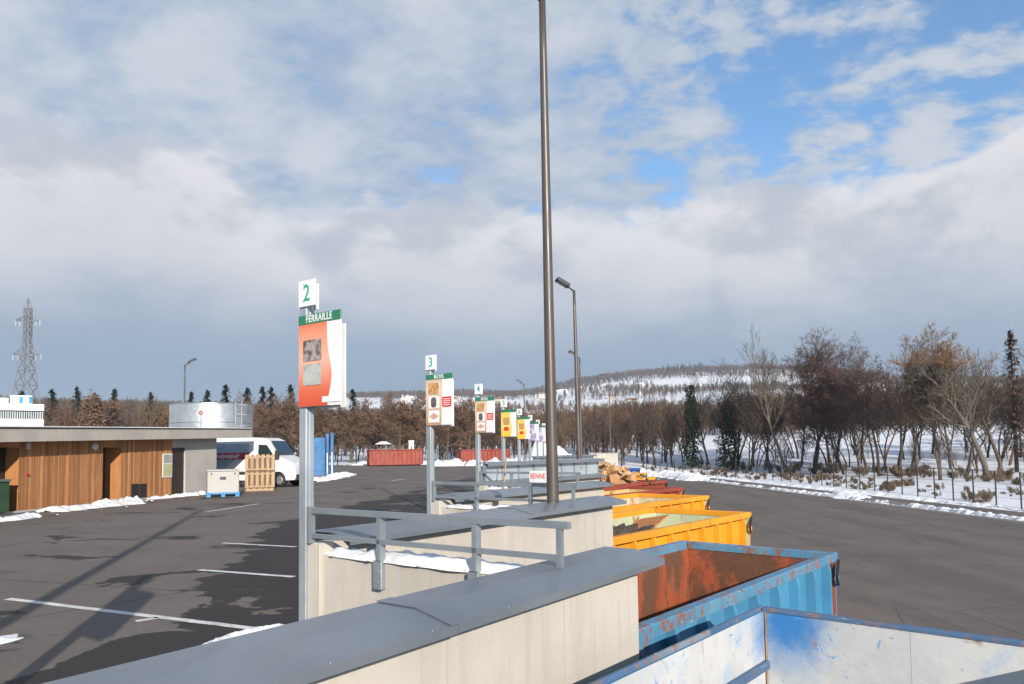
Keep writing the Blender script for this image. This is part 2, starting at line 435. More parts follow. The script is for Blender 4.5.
def mat_coping():
    """folded zinc sheet: even, slightly glossy, faint water marks and brown run-off stains"""
    m, bb, p = newmat('coping_zinc'); P = pos(bb)
    n1 = bb.noise(P, .7, 5, .55); n2 = bb.noise(bb.scalev(P, (2.5, .8, 1), (1, 2, 0), AAC), 1.1, 6, .6, .6); n3 = bb.noise(P, 40, 3, .7)
    c = bb.mix(bb.ramp(n1, .3, .7), (.18, .205, .235), (.25, .275, .305))
    c = bb.mix(bb.math('MULTIPLY', bb.ramp(n2, .62, .74), .35), c, (.27, .22, .17))
    c = bb.mix(bb.math('MULTIPLY', bb.ramp(n3, .6, .8), .2), c, (.12, .12, .12))
    bb.put(p.inputs['Base Color'], c); p.inputs['Metallic'].default_value = .45
    bb.put(p.inputs['Roughness'], bb.ramp(n2, .3, .75, .30, .46))
    return m
AAC = 0.62
concrete = mat_concrete('cream_concrete')
concrete_gray = mat_concrete('grey_concrete', (.42, .395, .365))
coping_m = mat_coping()
galv = mat_metal_sheet('galvanised_steel', (.30, .34, .37), .42, .55)
galv_light = mat_metal_sheet('galvanised_sheet_light', (.48, .54, .57), .4, .5)
galv_post = mat_metal_sheet('galvanised_post', (.33, .37, .40), .45, .35)
mast_m = plain('mast_brown_grey_paint', (.085, .071, .064), .38, .25, .08, 2)
asphalt_q = mat_asphalt('quay_asphalt', True)
asphalt_l = mat_asphalt('yard_asphalt', False)
snow_m = mat_snow('snow', dirty=.38)
snow_dirty = mat_snow('snow_bank', dirty=.55)
ground_m = mat_ground()
white_paint = plain('road_paint', (.62, .61, .585), .8, 0, .12, 6, dirt=(.20, .18, .17), dirt_amt=.6, dirt_scale=5)
white_sign = plain('sign_white', (.68, .69, .70), .35, 0, .03, 4)
green_sign = plain('sign_green', (.022, .165, .095), .4, 0, .05, 4)
green_num = plain('number_green', (.02, .33, .20), .4, 0, .03, 4)
red_sign = plain('sign_red', (.62, .035, .03), .4, 0, .05, 4)
black_m = plain('black_print', (.02, .02, .022), .5, 0, .05, 4)
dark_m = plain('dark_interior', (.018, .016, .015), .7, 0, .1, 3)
rubber = plain('tyre_rubber', (.022, .022, .023), .8, 0, .1, 6)
wire_m = plain('fence_dark_green', (.010, .013, .012), .5, .2, .08, 3)

# ------------------------------------------------------------------ layout of the quay
K = .77
S = Vector((.560, 5.501)); P2 = Vector((-1.970, 6.909))
AA = math.radians(35.79); AV = Vector((math.sin(AA), math.cos(AA))); BV = Vector((math.cos(AA), -math.sin(AA)))
LT, TIP = 2.879, 1.11
ZL = -2.2                                                # the lower yard
N0, N1 = -1, 10
def Pn(n): return P2 + (n - 2) * S                       # near end of dividing wall n and foot of sign post n
def Rn(n): return Pn(n + 1) + LT * BV                    # where the rail of bay n+1 meets dividing wall n
def ab(n, a, bb_): return Rn(n) + a * AV + bb_ * BV      # coordinates along and across dividing wall n
ORD = {-1: 'hidden', 0: 'hidden', 1: 'nearest', 2: 'second', 3: 'third', 4: 'fourth', 5: 'fifth', 6: 'sixth', 7: 'seventh', 8: 'eighth', 9: 'ninth', 10: 'tenth'}
ROW = S.normalized()
def xrow(y): return P2.x + (y - P2.y) * S.x / S.y        # the line of the sign posts

# ------------------------------------------------------------------ terrain
def sstep(a, b_, x):
    t = max(0.0, min(1.0, (x - a) / (b_ - a))); return t * t * (3 - 2 * t)
RT = [0, 70, 100, 200, 350, 700, 1100, 1600, 2400, 3600]
EL = [0, 0, 0, .004, .022, .056, .056, .050, .042, .03]          # left: wooded ridge
EM = [0, 0, 0, .004, .012, .040, .066, .074, .070, .05]          # middle
ER = [0, 0, 0, .020, .034, .048, .074, .096, .085, .06]
EX = [0, 0, 0, .022, .034, .044, .060, .072, .066, .05]          # far right, lower again          # right: long snowy hill
def lut(T, r):
    for i in range(len(RT) - 1):
        if r <= RT[i + 1]:
            t = (r - RT[i]) / (RT[i + 1] - RT[i]); t = t * t * (3 - 2 * t) * .5 + t * .5
            return T[i] + (T[i + 1] - T[i]) * t
    return T[-1]
def gz(x, y):
    near = ZL - .06 + (ZL * -1 + .0) * (1 - sstep(xrow(y) - 5.0, xrow(y) - 1.2, x))    # quay side about 0, yard side ZL
    r = math.hypot(x, y); a = math.atan2(x, max(y, 1e-3)) if y > 0 else (math.pi / 2 if x > 0 else -math.pi / 2)
    if r < 70: return near
    wl = 1 - sstep(-.42, -.16, a); wr = sstep(-.02, .16, a); wx = wr * sstep(.30, .55, a); wr -= wx
    e = wl * lut(EL, r) + wr * lut(ER, r) + wx * lut(EX, r) + (1 - wl - wr - wx) * lut(EM, r)
    n = mnoise.noise(Vector((x * .0016, y * .0016, 3.3))) * .02 + mnoise.noise(Vector((x * .006, y * .006, 1.3))) * .006
    e += n * sstep(300, 1200, r)
    return near * (1 - sstep(90, 260, r)) + e * r + 0.25 * mnoise.noise(Vector((x * .03, y * .03, 0))) * sstep(110, 200, r)
def build_ground():
    mb = MB(); na = 190; rs = [4, 20, 40, 55, 65, 75, 85, 95, 105, 115, 125, 140, 160, 185, 215, 250, 290, 340, 400, 470, 550, 640, 740, 850, 980, 1120, 1280, 1450, 1650, 1900, 2250, 2700, 3300]
    th = [-math.pi + 2 * math.pi * i / 90 for i in range(90)]
    fine = [-.95 + 1.9 * i / 160 for i in range(161)]
    th = sorted([t for t in th if t < -.97 or t > .97] + fine)
    n = len(th)
    mb.v.append((0, 0, gz(0, .1)))
    for r in rs:
        for t in th:
            x, y = r * math.sin(t), r * math.cos(t)
            mb.v.append((x, y, gz(x, y)))
    for i in range(n):
        mb.f.append((0, 1 + (i + 1) % n, 1 + i)); mb.m.append(0)
    for k in range(len(rs) - 1):
        for i in range(n):
            j = (i + 1) % n; a = 1 + k * n; c = a + n
            mb.f.append((a + i, a + j, c + j, c + i)); mb.m.append(0)
    me = mb.mesh('ground', ground_m, True)
    fix_normals(me)
    return link('ground', me, kind='structure')
build_ground()

# quay deck: sawtooth edge along the bins
poly = [(-75, -22), (xrow(-22), -22)]
for n in range(N0, N1 + 1):
    poly += [tuple(Pn(n)), tuple(Rn(n))]
pe = Pn(N1 + 1); poly += [tuple(pe), (xrow(93), 93), (-75, 93)]
q = MB().sheet(poly, 0.0).build('quay_deck', asphalt_q, kind='structure')
# lower yard
def kerb_x(y): return 25.6 - (y - 36) * .07 if y < 100 else 21.1 - (y - 100) * .35
ys = list(range(-20, 131, 5))
yard = [(xrow(y) - .9, y) for y in (-20, 60, 132)][::-1] + [(kerb_x(y), y) for y in ys]
MB().sheet(yard, ZL).build('lower_yard', asphalt_l, kind='structure')
# kerb stones of the lower yard
kr = empty('kerb', (kerb_x(36), 36, ZL)); tag(kr, kind='structure')
for i, y in enumerate(range(-6, 128, 2)):
    p0, p1 = Vector((kerb_x(y) + .08, y + .01, ZL + .05)), Vector((kerb_x(y + 2) + .08, y + 1.99, ZL + .05))
    o = MB().bar(p0, p1, .15, .18).build('kerb_stone', concrete_gray, kr)
    o.matrix_parent_inverse = Matrix.Translation(-kr.location)
# verge path beyond the kerb
vp = [(kerb_x(y) + .17, y) for y in ys] + [(kerb_x(y) + 2.7, y) for y in ys[::-1]]
MB().sheet(vp, ZL + .1).build('verge_path', asphalt_l, kind='structure')

gs = [(kerb_x(y) - .75, y) for y in range(-5, 66, 5)] + [(kerb_x(y) - .01, y) for y in range(65, -6, -5)]
MB().sheet(gs, ZL + .004).build('gutter_strip', plain('gutter_concrete', (.20, .18, .16), .9, 0, .2, 2, dirt=(.09, .08, .07), dirt_amt=.6), kind='structure')
# parking lines painted on the quay
def line_mark(u0, v0, u1, v1, w, label, ext0=0.0):
    a, c = gp(u0, v0), gp(u1, v1); d = (c - a).normalized(); nrm = Vector((-d.y, d.x, 0))
    a = a - d * ext0
    pts = []
    N = 24
    rr = random.Random(int(u0))
    L = []; R_ = []
    for i in range(N + 1):
        p_ = a.lerp(c, i / N)
        L.append(p_ + nrm * (w / 2 + rr.uniform(-.006, .006))); R_.append(p_ - nrm * (w / 2 + rr.uniform(-.006, .006)))
    mb = MB(); mb.add([(q_.x, q_.y, .004) for q_ in L + R_], [(i, i + 1, N + 2 + i, N + 1 + i) for i in range(N)])
    me = mb.mesh('parking_line', white_paint); fix_normals(me)
    if me.polygons[0].normal.z < 0: me.flip_normals()
    link('parking_line', me, label=label, cat='road marking', group='white bay lines painted on the quay')
line_mark(8, 599, 256, 629, .10, 'longest white bay line, crossed by the sign shadow on the asphalt')
line_mark(199, 570, 294, 577, .10, 'white bay line on damp asphalt just beyond the longest line')
line_mark(222, 543, 296, 547, .10, 'white bay line on damp asphalt third from the camera')
line_mark(206, 512, 258, 504, .11, 'slanting white line on dark asphalt farther off before the wooden building')
line_mark(136, 621.5, 158, 618, .10, 'short white dash branching off the longest bay line')
line_mark(391, 481, 405, 479, .14, 'short far white dash on the asphalt before the red skip')

# ------------------------------------------------------------------ snow bits
def snow_ridge(name, pts, w, h, seed, mat=snow_m, gap=.0, seg=.10, **k):
    """an uneven ridge of snow along a line"""
    rr = random.Random(seed); mb = MB(); P_ = []
    pts = [Vector(p) for p in pts]
    for i in range(len(pts) - 1):
        L = (pts[i + 1] - pts[i]).length; n = max(2, int(L / seg))
        P_ += [pts[i].lerp(pts[i + 1], j / n) for j in range(n)]
    P_.append(pts[-1])
    M_ = 9; rows = []
    for i, p_ in enumerate(P_):
        d = (P_[min(i + 1, len(P_) - 1)] - P_[max(i - 1, 0)]).normalized(); nr = Vector((d.y, -d.x, 0))
        s_ = i * seg
        env = min(1, i / 3.0, (len(P_) - 1 - i) / 3.0)
        nz = mnoise.noise(Vector((s_ * .9, seed, 0))) * .45 + mnoise.noise(Vector((s_ * 2.7, seed, 4))) * .35
        amp = max(0.02, env * (.75 + nz - gap * max(0, mnoise.noise(Vector((s_ * .35, seed + 5, 2))) * 2)))
        row = []
        for j in range(M_):
            t = -1 + 2 * j / (M_ - 1)
            fq = .55 / seg
            z = h * amp * max(0, 1 - abs(t) ** 1.8) + h * (.55 * mnoise.noise(Vector((p_.x * fq * .5, p_.y * fq * .5, t * 1.5 + seed))) + .40 * mnoise.noise(Vector((p_.x * fq, p_.y * fq, t * 3 + seed)))) * (1 - t * t)
            ww = w * (.55 + .55 * amp) * (1 + .35 * mnoise.noise(Vector((s_ * 3.1, t + seed, 9))))
            row.append(p_ + nr * t * ww / 2 + Vector((0, 0, max(-.01, z) if 0 < j < M_ - 1 else -.01)))
        rows.append(row)
    n = len(rows)
    crumbs = []
    for _ in range(min(900, int(len(P_) * seg / max(.12, w * .22) * 6))):
        p_ = rr.choice(P_); a_ = rr.uniform(0, 6.28); q_ = abs(rr.gauss(0, .42)) * w
        crumbs.append((p_ + Vector((math.cos(a_) * q_, math.sin(a_) * q_, 0)), h * rr.uniform(.08, .34)))
    mb.v = [tuple(q_) for r_ in rows for q_ in r_]
    for i in range(n - 1):
        for j in range(M_ - 1):
            mb.f.append((i * M_ + j, i * M_ + j + 1, (i + 1) * M_ + j + 1, (i + 1) * M_ + j)); mb.m.append(0)
    for c_, s_ in crumbs:
        pt = [c_ + Vector((d[0] * s_ * rr.uniform(.7, 1.5), d[1] * s_ * rr.uniform(.7, 1.5), d[2] * s_ * rr.uniform(.5, 1.1))) for d in ((1, 0, .2), (0, 1, .2), (-1, 0, .2), (0, -1, .2), (rr.uniform(-.3, .3), rr.uniform(-.3, .3), 1))]
        mb.add(pt, [(0, 1, 4), (1, 2, 4), (2, 3, 4), (3, 0, 4)])
    me = mb.mesh(name, mat, True)
    me.polygons.foreach_set('use_smooth', [i < (n - 1) * (M_ - 1) for i in range(len(me.polygons))])
    fix_normals(me)
    if sum(p_.normal.z for p_ in me.polygons) < 0: me.flip_normals()
    return link(name, me, **k)
def snow_pile(name, c, rx, ry, h, seed, mat=snow_m, rz=0.0, N=26, **k):
    mb = MB(); ca, sa = math.cos(rz), math.sin(rz)
    for i in range(N + 1):
        for j in range(N + 1):
            x = -1 + 2 * i / N; y = -1 + 2 * j / N
            r = math.hypot(x, y) * (1 + .35 * mnoise.noise(Vector((x * 1.6, y * 1.6, seed))))
            z = h * max(0, 1 - r ** 1.5) * (.85 + .5 * mnoise.noise(Vector((x * 2.5, y * 2.5, seed + 3)))) + (h * (.16 * mnoise.noise(Vector((x * 6, y * 6, seed))) + .08 * mnoise.noise(Vector((x * 15, y * 15, seed)))) if r < 1 else 0)
            X_, Y_ = x * rx, y * ry
            mb.v.append((c[0] + X_ * ca - Y_ * sa, c[1] + X_ * sa + Y_ * ca, c[2] + (max(.0, z) - .02)))
    for i in range(N):
        for j in range(N):
            a = i * (N + 1) + j; mb.f.append((a, a + N + 1, a + N + 2, a + 1)); mb.m.append(0)
    return mb.build(name, mat, None, True, **k)

# ------------------------------------------------------------------ dividing walls, parapets, rails, signs
ZCAP = {1: .801}
def zc(n): return ZCAP.get(n, .882)
TILT = .031
def wall_frame(n):
    """local x = across (B), y = along (A), origin on the wall axis at the rail end"""
    r = Rn(n); T = Matrix(((BV.x, AV.x, 0, r.x), (BV.y, AV.y, 0, r.y), (0, 0, 1, 0), (0, 0, 0, 1)))
    return T
RZ = -AA
def dividing_wall(n):
    r = Rn(n); back = (Pn(n) - r).dot(AV)
    off = (Pn(n) - r).dot(BV)
    root = empty('dividing_wall', (r.x, r.y, ZL), RZ)
    z = zc(n); y0, y1 = back - .02, TIP - .14
    body = MB()
    body.cbox(-.10, .10, y0, y1, 0, z - .05 - ZL, .012)
    body.build('concrete_wall', concrete, root)
    # vertical joint strips where the formwork panels met
    # coping: three lengths of folded sheet, tilted towards the bins, with a lap at each joint
    cuts = [y0 + .22, y0 + 3.30, TIP]
    for i in range(2):
        a, c = cuts[i] + (.0 if i == 0 else .004), cuts[i + 1]
        mb = MB(); w = .275; lift = .004 * (i % 2)
        zt = z - ZL + lift
        sec = [(-w, TILT), (.02, .030), (w, -TILT), (w, -TILT - .05), (w - .012, -TILT - .05), (w - .012, -TILT - .012), (.02, .018), (-w + .012, TILT - .012), (-w + .012, TILT - .055), (-w, TILT - .055)]
        v = [(x, a, zt + h) for x, h in sec] + [(x, c, zt + h) for x, h in sec]
        m_ = len(sec)
        f = [(j, (j + 1) % m_, m_ + (j + 1) % m_, m_ + j) for j in range(m_)]
        f += [(0, 1, 6, 7), (1, 2, 5, 6), (2, 3, 4, 5), (7, 8, 9, 0)]
        f += [tuple(m_ + t for t in reversed(g)) for g in ((0, 1, 6, 7), (1, 2, 5, 6), (2, 3, 4, 5), (7, 8, 9, 0))]
        mb.add(v, f)
        me = mb.mesh('coping', coping_m); fix_normals(me)
        link('coping', me, root)
    ys_ = y0 + 3.30
    for xa, xb, za, zb2 in ((-.277, .02, TILT, .030), (.02, .277, .030, -TILT)):
        mb = MB(); zz_ = z - ZL + .009
        mb.add([(xa, ys_ - .06, zz_ + za), (xb, ys_ - .06, zz_ + zb2), (xb, ys_ + .06, zz_ + zb2), (xa, ys_ + .06, zz_ + za), (xa, ys_ - .06, zz_ + za - .006), (xb, ys_ - .06, zz_ + zb2 - .006), (xb, ys_ + .06, zz_ + zb2 - .006), (xa, ys_ + .06, zz_ + za - .006)], [(0, 1, 2, 3), (4, 7, 6, 5), (0, 4, 5, 1), (1, 5, 6, 2), (2, 6, 7, 3), (3, 7, 4, 0)])
        mb.build('seam_plate', coping_m, root)
    for k in range(9):
        yy = y0 + .5 + (TIP - y0 - .7) * k / 8; MB().tube([(.262, yy, z - ZL - TILT + .001), (.262, yy, z - ZL - TILT + .010)], .008, 6).build('screw', coping_m, root)
    extra = {1: 'nearest concrete dividing wall with wide grey coping in the foreground',
             2: 'second dividing wall from the camera, concrete with grey coping, tall mast rising from it',
             3: 'third dividing wall from the camera, pale concrete with grey coping',
             4: 'fourth dividing wall from the camera, carrying a galvanised screen'}
    lab = extra.get(n, ORD[n] + ' dividing wall from the camera, pale concrete far along the row')
    if n < 1: lab = ['concrete dividing wall with coping directly beneath the camera', 'concrete dividing wall with coping behind the camera'][0 if n == 0 else 1]
    tag(root, lab, 'wall', 'concrete dividing walls between the bins')
    return root
def parapet(n):
    """low head wall of bay n between sign post n and dividing wall n-1"""
    a, c = Pn(n), Rn(n - 1)
    root = empty('parapet_wall', (a.x, a.y, ZL), RZ)
    mb = MB(); mb.cbox(.08, LT - .11, .02, .22, 0, .735 - ZL, .015)
    o = mb.build('parapet_wall', concrete)
    o.location = (a.x, a.y, ZL); o.rotation_euler = (0, 0, RZ)
    bpy.data.objects.remove(root)
    lab = {2: 'snow-topped concrete parapet behind the second sign post', 3: 'concrete parapet below the rail beside the third sign post', 4: 'concrete parapet below the rail that carries the red lettered plate'}.get(n, ORD[n] + ' low concrete parapet along the quay, far down the row' if n > 4 else 'low concrete parapet just below the camera' if n == 1 else 'low concrete parapet behind the camera')
    tag(o, lab, 'wall', 'low parapets at the head of the bins')
    return o
def guard_rail(n):
    a = Pn(n)
    root = empty('guard_rail', (a.x, a.y, 0), RZ)
    zr = 1.161
    xs = [1.02, 2.08, LT - .02]
    m1 = MB().box(.10, LT + .06, -.055, .0, zr - .05, zr, 0); m1.build('top_rail', galv, root)
    m2 = MB().box(.10, LT - .04, -.05, -.008, zr - .28, zr - .24, 0); m2.build('middle_rail', galv, root)
    for i, x in enumerate(xs):
        z0 = .49 if i < 2 else zc(n - 1) - .005
        mb = MB(); mb.box(x - .021, x + .021, -.05, .019 if i < 2 else -.01, z0, zr - .052)
        p_ = mb.build('post', galv, root)
        if i < 2:
            f = MB().cbox(x - .055, x + .055, -.064, -.051, .50, .74, .008)
            f.box(x - .02, x + .02, -.072, -.063, .55, .57); f.box(x - .02, x + .02, -.072, -.063, .64, .66)
            f.build('fixing_plate', galv, p_)
        else:
            MB().cbox(x - .06, x + .06, -.09, .03, zc(n - 1) - .004, zc(n - 1) + .008, .003).build('foot_plate', galv, p_)
    # bracket that joins the rails to the sign post
    MB().box(.085, .12, -.065, .005, zr - .33, zr + .01).build('end_plate', galv, root)
    lab = {2: 'galvanised two-bar guard rail nearest the camera, beside the second sign post', 3: 'galvanised guard rail beside the third sign post, just left of the tall mast',
           4: 'galvanised guard rail carrying a white plate lettered in red'}.get(n, ORD[n] + ' galvanised guard rail, far along the row of bays')
    if n < 2: lab = 'galvanised guard rail below the camera'
    tag(root, lab, 'railing', 'guard rails at the head of each bin')
    return root

def text_mesh(txt, size, mat, sx=1.0, ext=.0015):
    cu = bpy.data.curves.new('txt', 'FONT'); cu.body = txt; cu.size = size; cu.extrude = ext; cu.resolution_u = 3
    cu.align_x = 'CENTER'; cu.align_y = 'CENTER'; cu.offset = size * .010; cu.space_character = 1.08
    ob = bpy.data.objects.new('txt', cu); COL.objects.link(ob)
    dg = bpy.context.evaluated_depsgraph_get(); dg.update()
    me = bpy.data.meshes.new_from_object(ob.evaluated_get(dg))
    bpy.data.objects.remove(ob)
    me.materials.clear(); me.materials.append(mat)
    # lie on the local xz plane, facing -y
    me.transform(Matrix.Rotation(math.pi / 2, 4, 'X') @ Matrix.Diagonal((sx, 1, 1, 1)))
    return me
orange_fade = mat_gradient('print_orange_fade', [(0, (.56, .07, .028)), (.18, (.62, .12, .055)), (.55, (.70, .40, .29)), (.86, (.68, .26, .15)), (1, (.62, .15, .065))], .80)
tan_fade = mat_gradient('print_tan_fade', [(0, (.42, .24, .12)), (.3, (.52, .35, .22)), (.75, (.66, .52, .38)), (1, (.56, .38, .24))], .80)
yellow_fade = mat_gradient('print_yellow_fade', [(0, (.80, .47, .03)), (.5, (.80, .60, .20)), (1, (.80, .50, .08))], .80)
violet_fade = mat_gradient('print_violet_fade', [(0, (.30, .27, .50)), (.5, (.62, .60, .74)), (1, (.34, .30, .55))], .80)
red_fade = mat_gradient('print_red_fade', [(0, (.60, .10, .08)), (.5, (.74, .45, .40)), (1, (.60, .12, .08))], .80)
photo_metal = mat_photo('photo_scrap_metal', [(.02, .02, .02), (.10, .07, .06), (.38, .34, .32), (.12, .03, .02)], 10, 1)
photo_radi = mat_photo('photo_grey_scrap_on_lawn', [(.20, .21, .20), (.46, .47, .45), (.34, .36, .33), (.08, .16, .05)], 9, 4)
photo_wood = mat_photo('photo_wood_logs', [(.07, .03, .01), (.36, .17, .05), (.58, .36, .16), (.12, .05, .02)], 11, 2)
photo_bag = mat_photo('photo_dark_bag', [(.03, .03, .03), (.07, .06, .05), (.12, .11, .10), (.05, .04, .04)], 12, 6)
photo_plank = mat_photo('photo_pink_plank', [(.55, .32, .26), (.62, .42, .34), (.5, .26, .2), (.6, .4, .32)], 10, 7)
photo_violet = mat_photo('photo_violet', [(.10, .08, .28), (.5, .48, .62), (.2, .17, .4), (.05, .04, .2)], 12, 3)
grey_print = plain('print_pale_grey', (.66, .67, .69), .38, 0, .03, 3)

def flat(root, name, mat, x0, x1, z0, z1, y, rad=0.0, parent=None, dy=.003):
    """thin printed sheet on a panel, facing -y"""
    if rad:
        pts = []
        for cx, cz, a0 in ((x1 - rad, z1 - rad, 0), (x0 + rad, z1 - rad, 90), (x0 + rad, z0 + rad, 180), (x1 - rad, z0 + rad, 270)):
            for k in range(5):
                t = math.radians(a0 + 22.5 * k); pts.append((cx + rad * math.cos(t), cz + rad * math.sin(t)))
    else: pts = [(x0, z0), (x1, z0), (x1, z1), (x0, z1)]
    n = len(pts); mb = MB()
    v = [(x, y - dy, z) for x, z in pts] + [(x, y, z) for x, z in pts]
    f = [tuple(range(n))] + [(i, n + i, n + (i + 1) % n, (i + 1) % n) for i in range(n)]
    mb.add(v, f)
    return mb.build(name, mat, parent or root)
def sign_post(n, kind):
    p_ = Pn(n)
    root = empty('sign_post', (p_.x, p_.y, 0), RZ)
    # two steel angles back to back make the post
    ph = .052
    mb = MB(); mb.cbox(-ph, ph, -ph, -.006, 0, 3.30, .006); mb.build('post', galv_post, root)
    mb = MB(); mb.cbox(-ph + .008, ph - .008, -.004, ph, 0, 3.29, .006); mb.build('post', galv_post, root)
    MB().cbox(-.13, .13, -.13, .13, 0, .018, .004).build('base_plate', galv_post, root)
    zb, zt, w = 2.112, 2.908, .60
    x0, x1 = -.028, -.028 + w
    yb = -ph - .012
    for side in (0, 1):
        fx = (lambda x: x) if side == 0 else (lambda x: x)
        if side == 0: ya, yc = yb - .012, yb
        else: ya, yc = ph + .012, ph + .024
        pn = MB(); pn.cbox(x0 + (.012 if side else 0), x1 - (.10 if side else 0), ya, yc, zb - (.0 if side == 0 else .012), zt + (0 if side == 0 else -.02), .003)
        pn.build('panel', white_sign, root)
    MB().box(x0 + .03, x1 - .18, ph, ph + .012, zb + .1, zb + .14).build('clamp', galv_post, root)
    MB().box(x0 + .03, x1 - .03, -ph - .012, -ph, zb + .1, zb + .14).build('clamp', galv_post, root)
    yf = yb - .012
    # header
    hd = MB(); hd.cbox(x0 - .002, x1 + .002, yf - .006, yb - .004, zt - .012, zt + .078, .003)
    hdo = hd.build('header', green_sign, root)
    txt = {'ferraille': 'FERRAILLE', 'bois': 'BOIS'}.get(kind)
    if txt:
        me = text_mesh(txt, .098, white_sign, .78 if kind == 'ferraille' else 1.0)
        o = link('lettering', me, hdo); o.location = ((x0 + x1) / 2 + .0, yf - .008, zt + .032)
    # printed fade with a wavy edge on the left of the panel
    fade = {'ferraille': orange_fade, 'bois': tan_fade, 'yellow': yellow_fade, 'violet': violet_fade, 'red': red_fade}[kind]
    N = 24; v = []; f = []
    share = {'ferraille': .68, 'bois': .60, 'yellow': .60, 'violet': .56, 'red': .56}[kind]
    H_ = .79
    for i in range(N + 1):
        t = i / N
        xe = w * (share + (.11 * math.exp(-((t - .36) / .26) ** 2) if kind != 'bois' else .07 * (1 - 2 * t) - .07 * math.cos(t * math.pi)))
        v += [(0, 0, t * H_), (xe, 0, t * H_)]
    for i in range(N): f.append((2 * i, 2 * i + 1, 2 * i + 3, 2 * i + 2))
    mb = MB(); mb.add(v, f); me = mb.mesh('printed_field', fade)
    o = link('printed_field', me, root); o.location = (x0 + .002, yf - .003, zb + .002)
    # grey band along the wave
    v2 = [((a[0]) if k % 2 == 0 else a[0], 0, a[2]) for k, a in enumerate(v)]
    bv = []
    for i in range(N + 1): bv += [(v[2 * i + 1][0], 0, v[2 * i + 1][2]), (v[2 * i + 1][0] + .02, 0, v[2 * i + 1][2])]
    mb = MB(); mb.add(bv, f); o = link('wave_band', mb.mesh('wave_band', grey_print), root); o.location = (x0 + .002, yf - .0035, zb + .002)
    y1_, y2_ = yf - .003, yf - .006
    if kind == 'ferraille':
        for z0, mt in ((zb + .43, photo_metal), (zb + .20, photo_radi)):
            fr = flat(root, 'photo', mt, x0 + .075, x0 + .335, z0, z0 + .20, y2_, .018)
        flat(root, 'caption_box', white_sign, x0 + .35, x1 - .002, zb + .03, zb + .085, y2_)
    elif kind == 'bois':
        for z0, mt in ((zb + .53, photo_wood), (zb + .29, photo_bag), (zb + .05, photo_plank)):
            fr = flat(root, 'photo', white_sign, x0 + .06, x0 + .31, z0, z0 + .205, y2_, .012)
            if mt is photo_wood: flat(root, 'picture', mt, x0 + .066, x0 + .304, z0 + .006, z0 + .199, y2_ - .004, .01, fr)
            elif mt is photo_bag: flat(root, 'picture', mt, x0 + .125, x0 + .245, z0 + .015, z0 + .19, y2_ - .004, .05, fr)
            else:
                mb = MB(); mb.add([(x0 + .075, y2_ - .006, z0 + .10), (x0 + .19, y2_ - .006, z0 + .05), (x0 + .295, y2_ - .006, z0 + .11), (x0 + .18, y2_ - .006, z0 + .165)], [(0, 1, 2, 3)])
                mb.build('picture', mt, fr)
        rb = flat(root, 'red_notice', red_sign, x0 + .375, x0 + .575, zb + .31, zb + .48, y2_, .02)
        for k in range(4): flat(root, 'notice_line', white_sign, x0 + .40, x0 + .55, zb + .335 + k * .033, zb + .346 + k * .033, y2_ - .004, 0, rb)
        flat(root, 'caption_box', white_sign, x0 + .35, x1 - .002, zb + .01, zb + .06, y2_)
    elif kind == 'yellow':
        flat(root, 'photo', photo_wood, x0 + .09, x0 + .34, zb + .38, zb + .62, y2_, .015)
        flat(root, 'red_notice', red_sign, x0 + .12, x0 + .31, zb + .19, zb + .31, y2_, .015)
    elif kind == 'violet':
        flat(root, 'photo', photo_violet, x0 + .06, x0 + .36, zb + .52, zb + .72, y2_, .015)
        flat(root, 'photo', photo_violet, x0 + .18, x0 + .46, zb + .06, zb + .34, y2_, .06)
        flat(root, 'photo', photo_bag, x0 + .08, x0 + .2, zb + .36, zb + .46, y2_, .015)
    else:
        flat(root, 'photo', photo_metal, x0 + .09, x0 + .34, zb + .38, zb + .62, y2_, .015)
    # number plates front and back
    pz0, pz1 = 3.075, 3.326
    np_ = MB(); np_.cbox(-.045, .203, -ph - .018, -ph - .004, pz0, pz1, .003); npo = np_.build('number_plate', white_sign, root)
    np2 = MB(); np2.cbox(-.06, .09, ph + .004, ph + .018, pz0 - .01, pz1 - .01, .003); np2.build('number_plate', white_sign, root)
    me = text_mesh(str(n), .225, green_num, .88)
    o = link('numeral', me, npo); o.location = (.079, -ph - .021, (pz0 + pz1) / 2 - .004)
    for zz in (pz0 + .04, pz1 - .04):
        MB().box(.025, .037, -ph - .02, -ph - .018, zz, zz + .012).build('bolt', galv_post, npo)
    desc = {'ferraille': 'tall grey sign post number 2 with orange FERRAILLE board', 'bois': f'grey sign post numbered {n} with tan BOIS board, ' + ('the larger and nearer of the two' if n == 3 else 'the smaller one right of the other'),
            'yellow': f'grey sign post numbered {n} with yellow and white board, ' + ('left of the two' if n == 5 else 'right of the two'), 'violet': f'far sign post numbered {n} with violet and white board, ' + ('left of the two' if n == 7 else 'right of the two'),
            'red': f'tiny far sign post numbered {n}, ' + ('just left of the tall mast' if n == 9 else 'farthest of the row, by the tall mast')}[kind]
    if n == 1: desc = 'sign post number 1 behind the camera, casting the board shadow on the asphalt'
    tag(root, desc, 'sign', 'numbered bin signs along the quay')
    return root
KIND = {1: 'ferraille', 2: 'ferraille', 3: 'bois', 4: 'bois', 5: 'yellow', 6: 'yellow', 7: 'violet', 8: 'violet', 9: 'red', 10: 'red'}
for n in range(N0, N1 + 1): dividing_wall(n)
for n in range(N0 + 1, N1 + 1): parapet(n)
for n in range(2, N1 + 1): guard_rail(n)
for n in range(1, N1 + 1): sign_post(n, KIND[n])
# straight retaining wall past the last bay
a = Pn(N1 + 1)
rw = MB(); rw.bar((a.x, a.y, (ZL + .0) / 2 + .01), (xrow(93), 93, ZL / 2 + .01), .25, -ZL - .02)
rw.build('retaining_wall', concrete, label='low concrete retaining wall continuing the quay edge at the far end', cat='wall')
